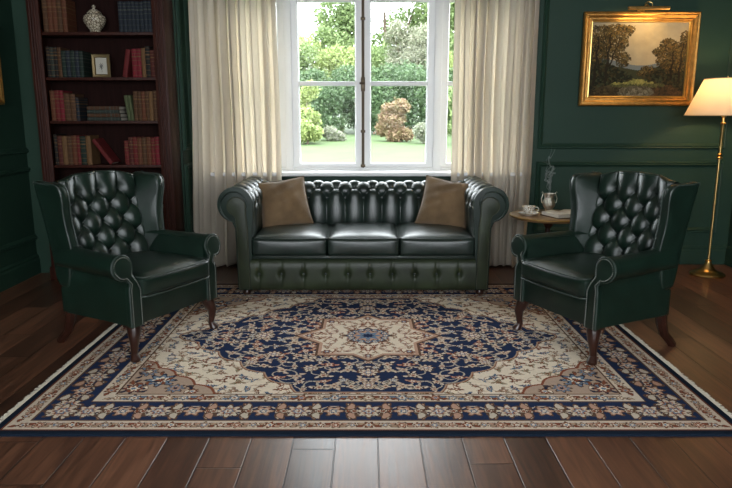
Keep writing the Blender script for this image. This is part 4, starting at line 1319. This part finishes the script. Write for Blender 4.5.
def leaf_obj(name, blobs, n, size, seed, m, parent):
    v = foliage(None, blobs, n, size, seed)
    me = bpy.data.meshes.new(name); me.vertices.add(len(v)); me.vertices.foreach_set('co', v.ravel())
    me.loops.add(n * 4); me.loops.foreach_set('vertex_index', np.arange(n * 4, dtype=np.int32)); me.polygons.add(n)
    me.polygons.foreach_set('loop_start', np.arange(n, dtype=np.int32) * 4); me.update(calc_edges=True)
    me.materials.append(m); o = bpy.data.objects.new(name, me); COL.objects.link(o); o.parent = parent
    return o
F_dark = leaf_mat('leaf_dark', (.048, .090, .040), (.105, .165, .070))
F_mid = leaf_mat('leaf_mid', (.110, .165, .060), (.21, .28, .11))
F_light = leaf_mat('leaf_light', (.17, .235, .07), (.30, .35, .13))
F_pale = leaf_mat('leaf_pale', (.14, .165, .095), (.22, .215, .155))
F_pink = leaf_mat('leaf_copper', (.23, .135, .09), (.19, .17, .075))
F_flow = leaf_mat('leaf_flowering', (.11, .15, .06), (.32, .31, .27))
def plant(name, label, cat, x, y, blobs, n, size, m, seed, trunk=None, group=None):
    root = thing(name, label, cat, (x, y, gz(y) - .03), 0, group)
    leaf_obj('foliage', blobs, n, size, seed, m, root)
    g = MB()
    zt = min(b_[2] for b_ in blobs)
    tr = trunk or .05
    top = max(b_[2] for b_ in blobs)
    g.tube([(0, 0, -.05), (.03, .02, zt * .5), (.0, .0, zt), (-.05, 0, (zt + top) / 2)], [tr * 1.3, tr, tr * .8, tr * .35], 8)
    rr = random.Random(seed)
    for b_ in blobs[1:8]:
        g.tube([(0, 0, zt * .7), (b_[0] * .5, b_[1] * .5, (zt * .7 + b_[2]) / 2), (b_[0], b_[1], b_[2])], [tr * .5, tr * .35, tr * .15], 6)
    g.build('trunk', M_bark, root)
    return root
def cloud(n, X, Y, z0, z1, r, seed, fl=1.0):
    q = random.Random(seed); out = []
    for k in range(n):
        t = q.random(); a = q.uniform(0, 6.28); w = math.sqrt(q.random())
        z = z0 + (z1 - z0) * t
        k2 = math.sqrt(max(.15, 1 - ((t - .4) / .75) ** 2)) * fl
        rr = r * q.uniform(.7, 1.25)
        out.append((X * w * math.cos(a) * k2, Y * w * math.sin(a) * k2, z, rr, rr, rr * .8))
    return out
plant('broadleaf_tree', 'tall airy green tree filling the sky behind the hedge', 'tree', .9, 31, cloud(26, 3.0, 2.0, 2.6, 7.8, .95, 1), 34000, .085, F_mid, 1, .16)
plant('broadleaf_tree', 'tall green tree at the far right beyond the side light', 'tree', 4.8, 32, cloud(24, 2.3, 2.0, 2.2, 7.0, .95, 2), 22000, .09, F_mid, 2, .16)
plant('blossoming_tree', 'pale pinkish tree rising right of the window handle, over the hedge', 'tree', 1.75, 26.5, cloud(16, 1.0, 1.0, 2.0, 4.1, .5, 3), 16000, .05, F_pale, 3, .09)
plant('broadleaf_tree', 'light green round tree at the far left, low in front of the pale sky', 'tree', -3.6, 29, cloud(16, 1.7, 1.4, 1.5, 3.6, .75, 4), 20000, .065, F_light, 4, .12)
plant('broadleaf_tree', 'big green tree far left, outside the left side light', 'tree', -7.5, 31, cloud(22, 2.4, 2.0, 2.0, 7.0, 1.0, 14), 8000, .14, F_mid, 14, .16)
hedge_lab = ['far left', 'left', 'left of the window bolt', 'behind the window bolt', 'behind the copper shrub', 'right of the copper shrub', 'beyond the right side light']
for k in range(7):
    x = -5.6 + k * 1.75
    plant('hedge_bush', 'dense dark green hedge bush at the lawn end, %s' % hedge_lab[k], 'hedge', x, 25 + .4 * (k % 2), cloud(20, 1.0, .7, .5, 2.35 + .2 * math.sin(k * 2.1), .55, 30 + k), 14000, .06, F_dark, 30 + k, .06, 'hedge bushes at the end of the lawn')
for k in range(6):
    x = -4.8 + k * 1.9
    plant('tall_bush', 'mid green tall bush showing over the dark hedge, %s' % ['far left', 'left', 'behind the left casement', 'behind the right casement', 'right', 'far right'][k], 'bush', x, 27.5, cloud(16, 1.0, .6, 1.2, 3.15, .5, 50 + k), 11000, .06, F_mid if k % 2 else F_light, 50 + k, .06, 'tall bushes over the hedge')
plant('leafy_bush', 'light green shrub at the left edge of the lawn', 'shrub', -2.05, 20.5, cloud(16, .62, .5, .35, 1.75, .30, 71), 9000, .06, F_light, 71, .04)
plant('leafy_bush', 'small yellow-green shrub in front of the light green one', 'shrub', -1.75, 19.3, cloud(10, .35, .35, .22, .55, .22, 72), 5000, .05, F_light, 72, .03)
plant('copper_bush', 'coppery pink shrub standing on the lawn in the right casement', 'shrub', .92, 21.0, cloud(20, .50, .4, .12, 1.25, .24, 73), 11000, .045, F_pink, 73, .04)
plant('flowering_bush', 'white flowering clump left of the window bolt at the lawn edge', 'flowers', -1.05, 20.8, cloud(10, .28, .3, .15, .45, .16, 74), 5000, .035, F_flow, 74, .02)
plant('flowering_bush', 'white flowering clump right of the copper shrub', 'flowers', 1.75, 20.0, cloud(12, .35, .3, .15, .50, .18, 75), 6000, .035, F_flow, 75, .02)
plant('leafy_bush', 'green shrub at the right, seen through the side light', 'shrub', 2.75, 19.5, cloud(16, .55, .5, .35, 1.9, .32, 76), 8000, .06, F_mid, 76, .04)

# ------------------------------------------------------------------ light
w = bpy.data.worlds.new('world'); sc.world = w; w.use_nodes = True
bg = w.node_tree.nodes['Background']; bg.inputs[0].default_value = (.90, .95, 1.0, 1); bg.inputs[1].default_value = 12
def portal(loc, rot, sx, sy):
    l = bpy.data.lights.new('portal', 'AREA'); l.shape = 'RECTANGLE'; l.size = sx; l.size_y = sy; l.cycles.is_portal = True
    o = bpy.data.objects.new('portal', l); COL.objects.link(o); o.location = loc; o.rotation_euler = rot
portal(((WX0 + WX1) / 2, YB + .31, (WZ0 + WZ1) / 2), (-PI / 2, 0, 0), WX1 - WX0, WZ1 - WZ0)
for (a, c) in FILL_WINDOWS: portal(((a + c) / 2, YF - .26, 1.875), (PI / 2, 0, 0), c - a, 1.85)
s = bpy.data.lights.new('sun', 'SUN'); s.energy = 3.0; s.angle = math.radians(12); s.color = (1, .95, .86)
so = bpy.data.objects.new('sun', s); COL.objects.link(so); so.rotation_euler = (math.radians(38), math.radians(28), 0)
def lamp(name, kind, loc, e, col, **k):
    l = bpy.data.lights.new(name, kind); l.energy = e; l.color = col
    for a, v in k.items(): setattr(l, a, v)
    o = bpy.data.objects.new(name, l); COL.objects.link(o); o.location = loc
    return o
lamp('floor_lamp_light', 'POINT', (2.83, 5.20, 1.47), 13, (1, .62, .30), shadow_soft_size=.04)
o = lamp('picture_lamp_light', 'AREA', (2.268, 5.44, 2.125), 2.3, (1, .66, .30), shape='RECTANGLE', size=.30, size_y=.02)
o.rotation_euler = (math.radians(22), 0, 0)
sc.view_settings.view_transform = 'Standard'; sc.view_settings.look = 'None'; sc.view_settings.gamma = 1; sc.view_settings.use_curve_mapping = False
sc.view_settings.exposure = .1
sc.cycles.max_bounces = 10; sc.cycles.transparent_max_bounces = 12; sc.cycles.sample_clamp_indirect = 6
sc.cycles.use_denoising = True
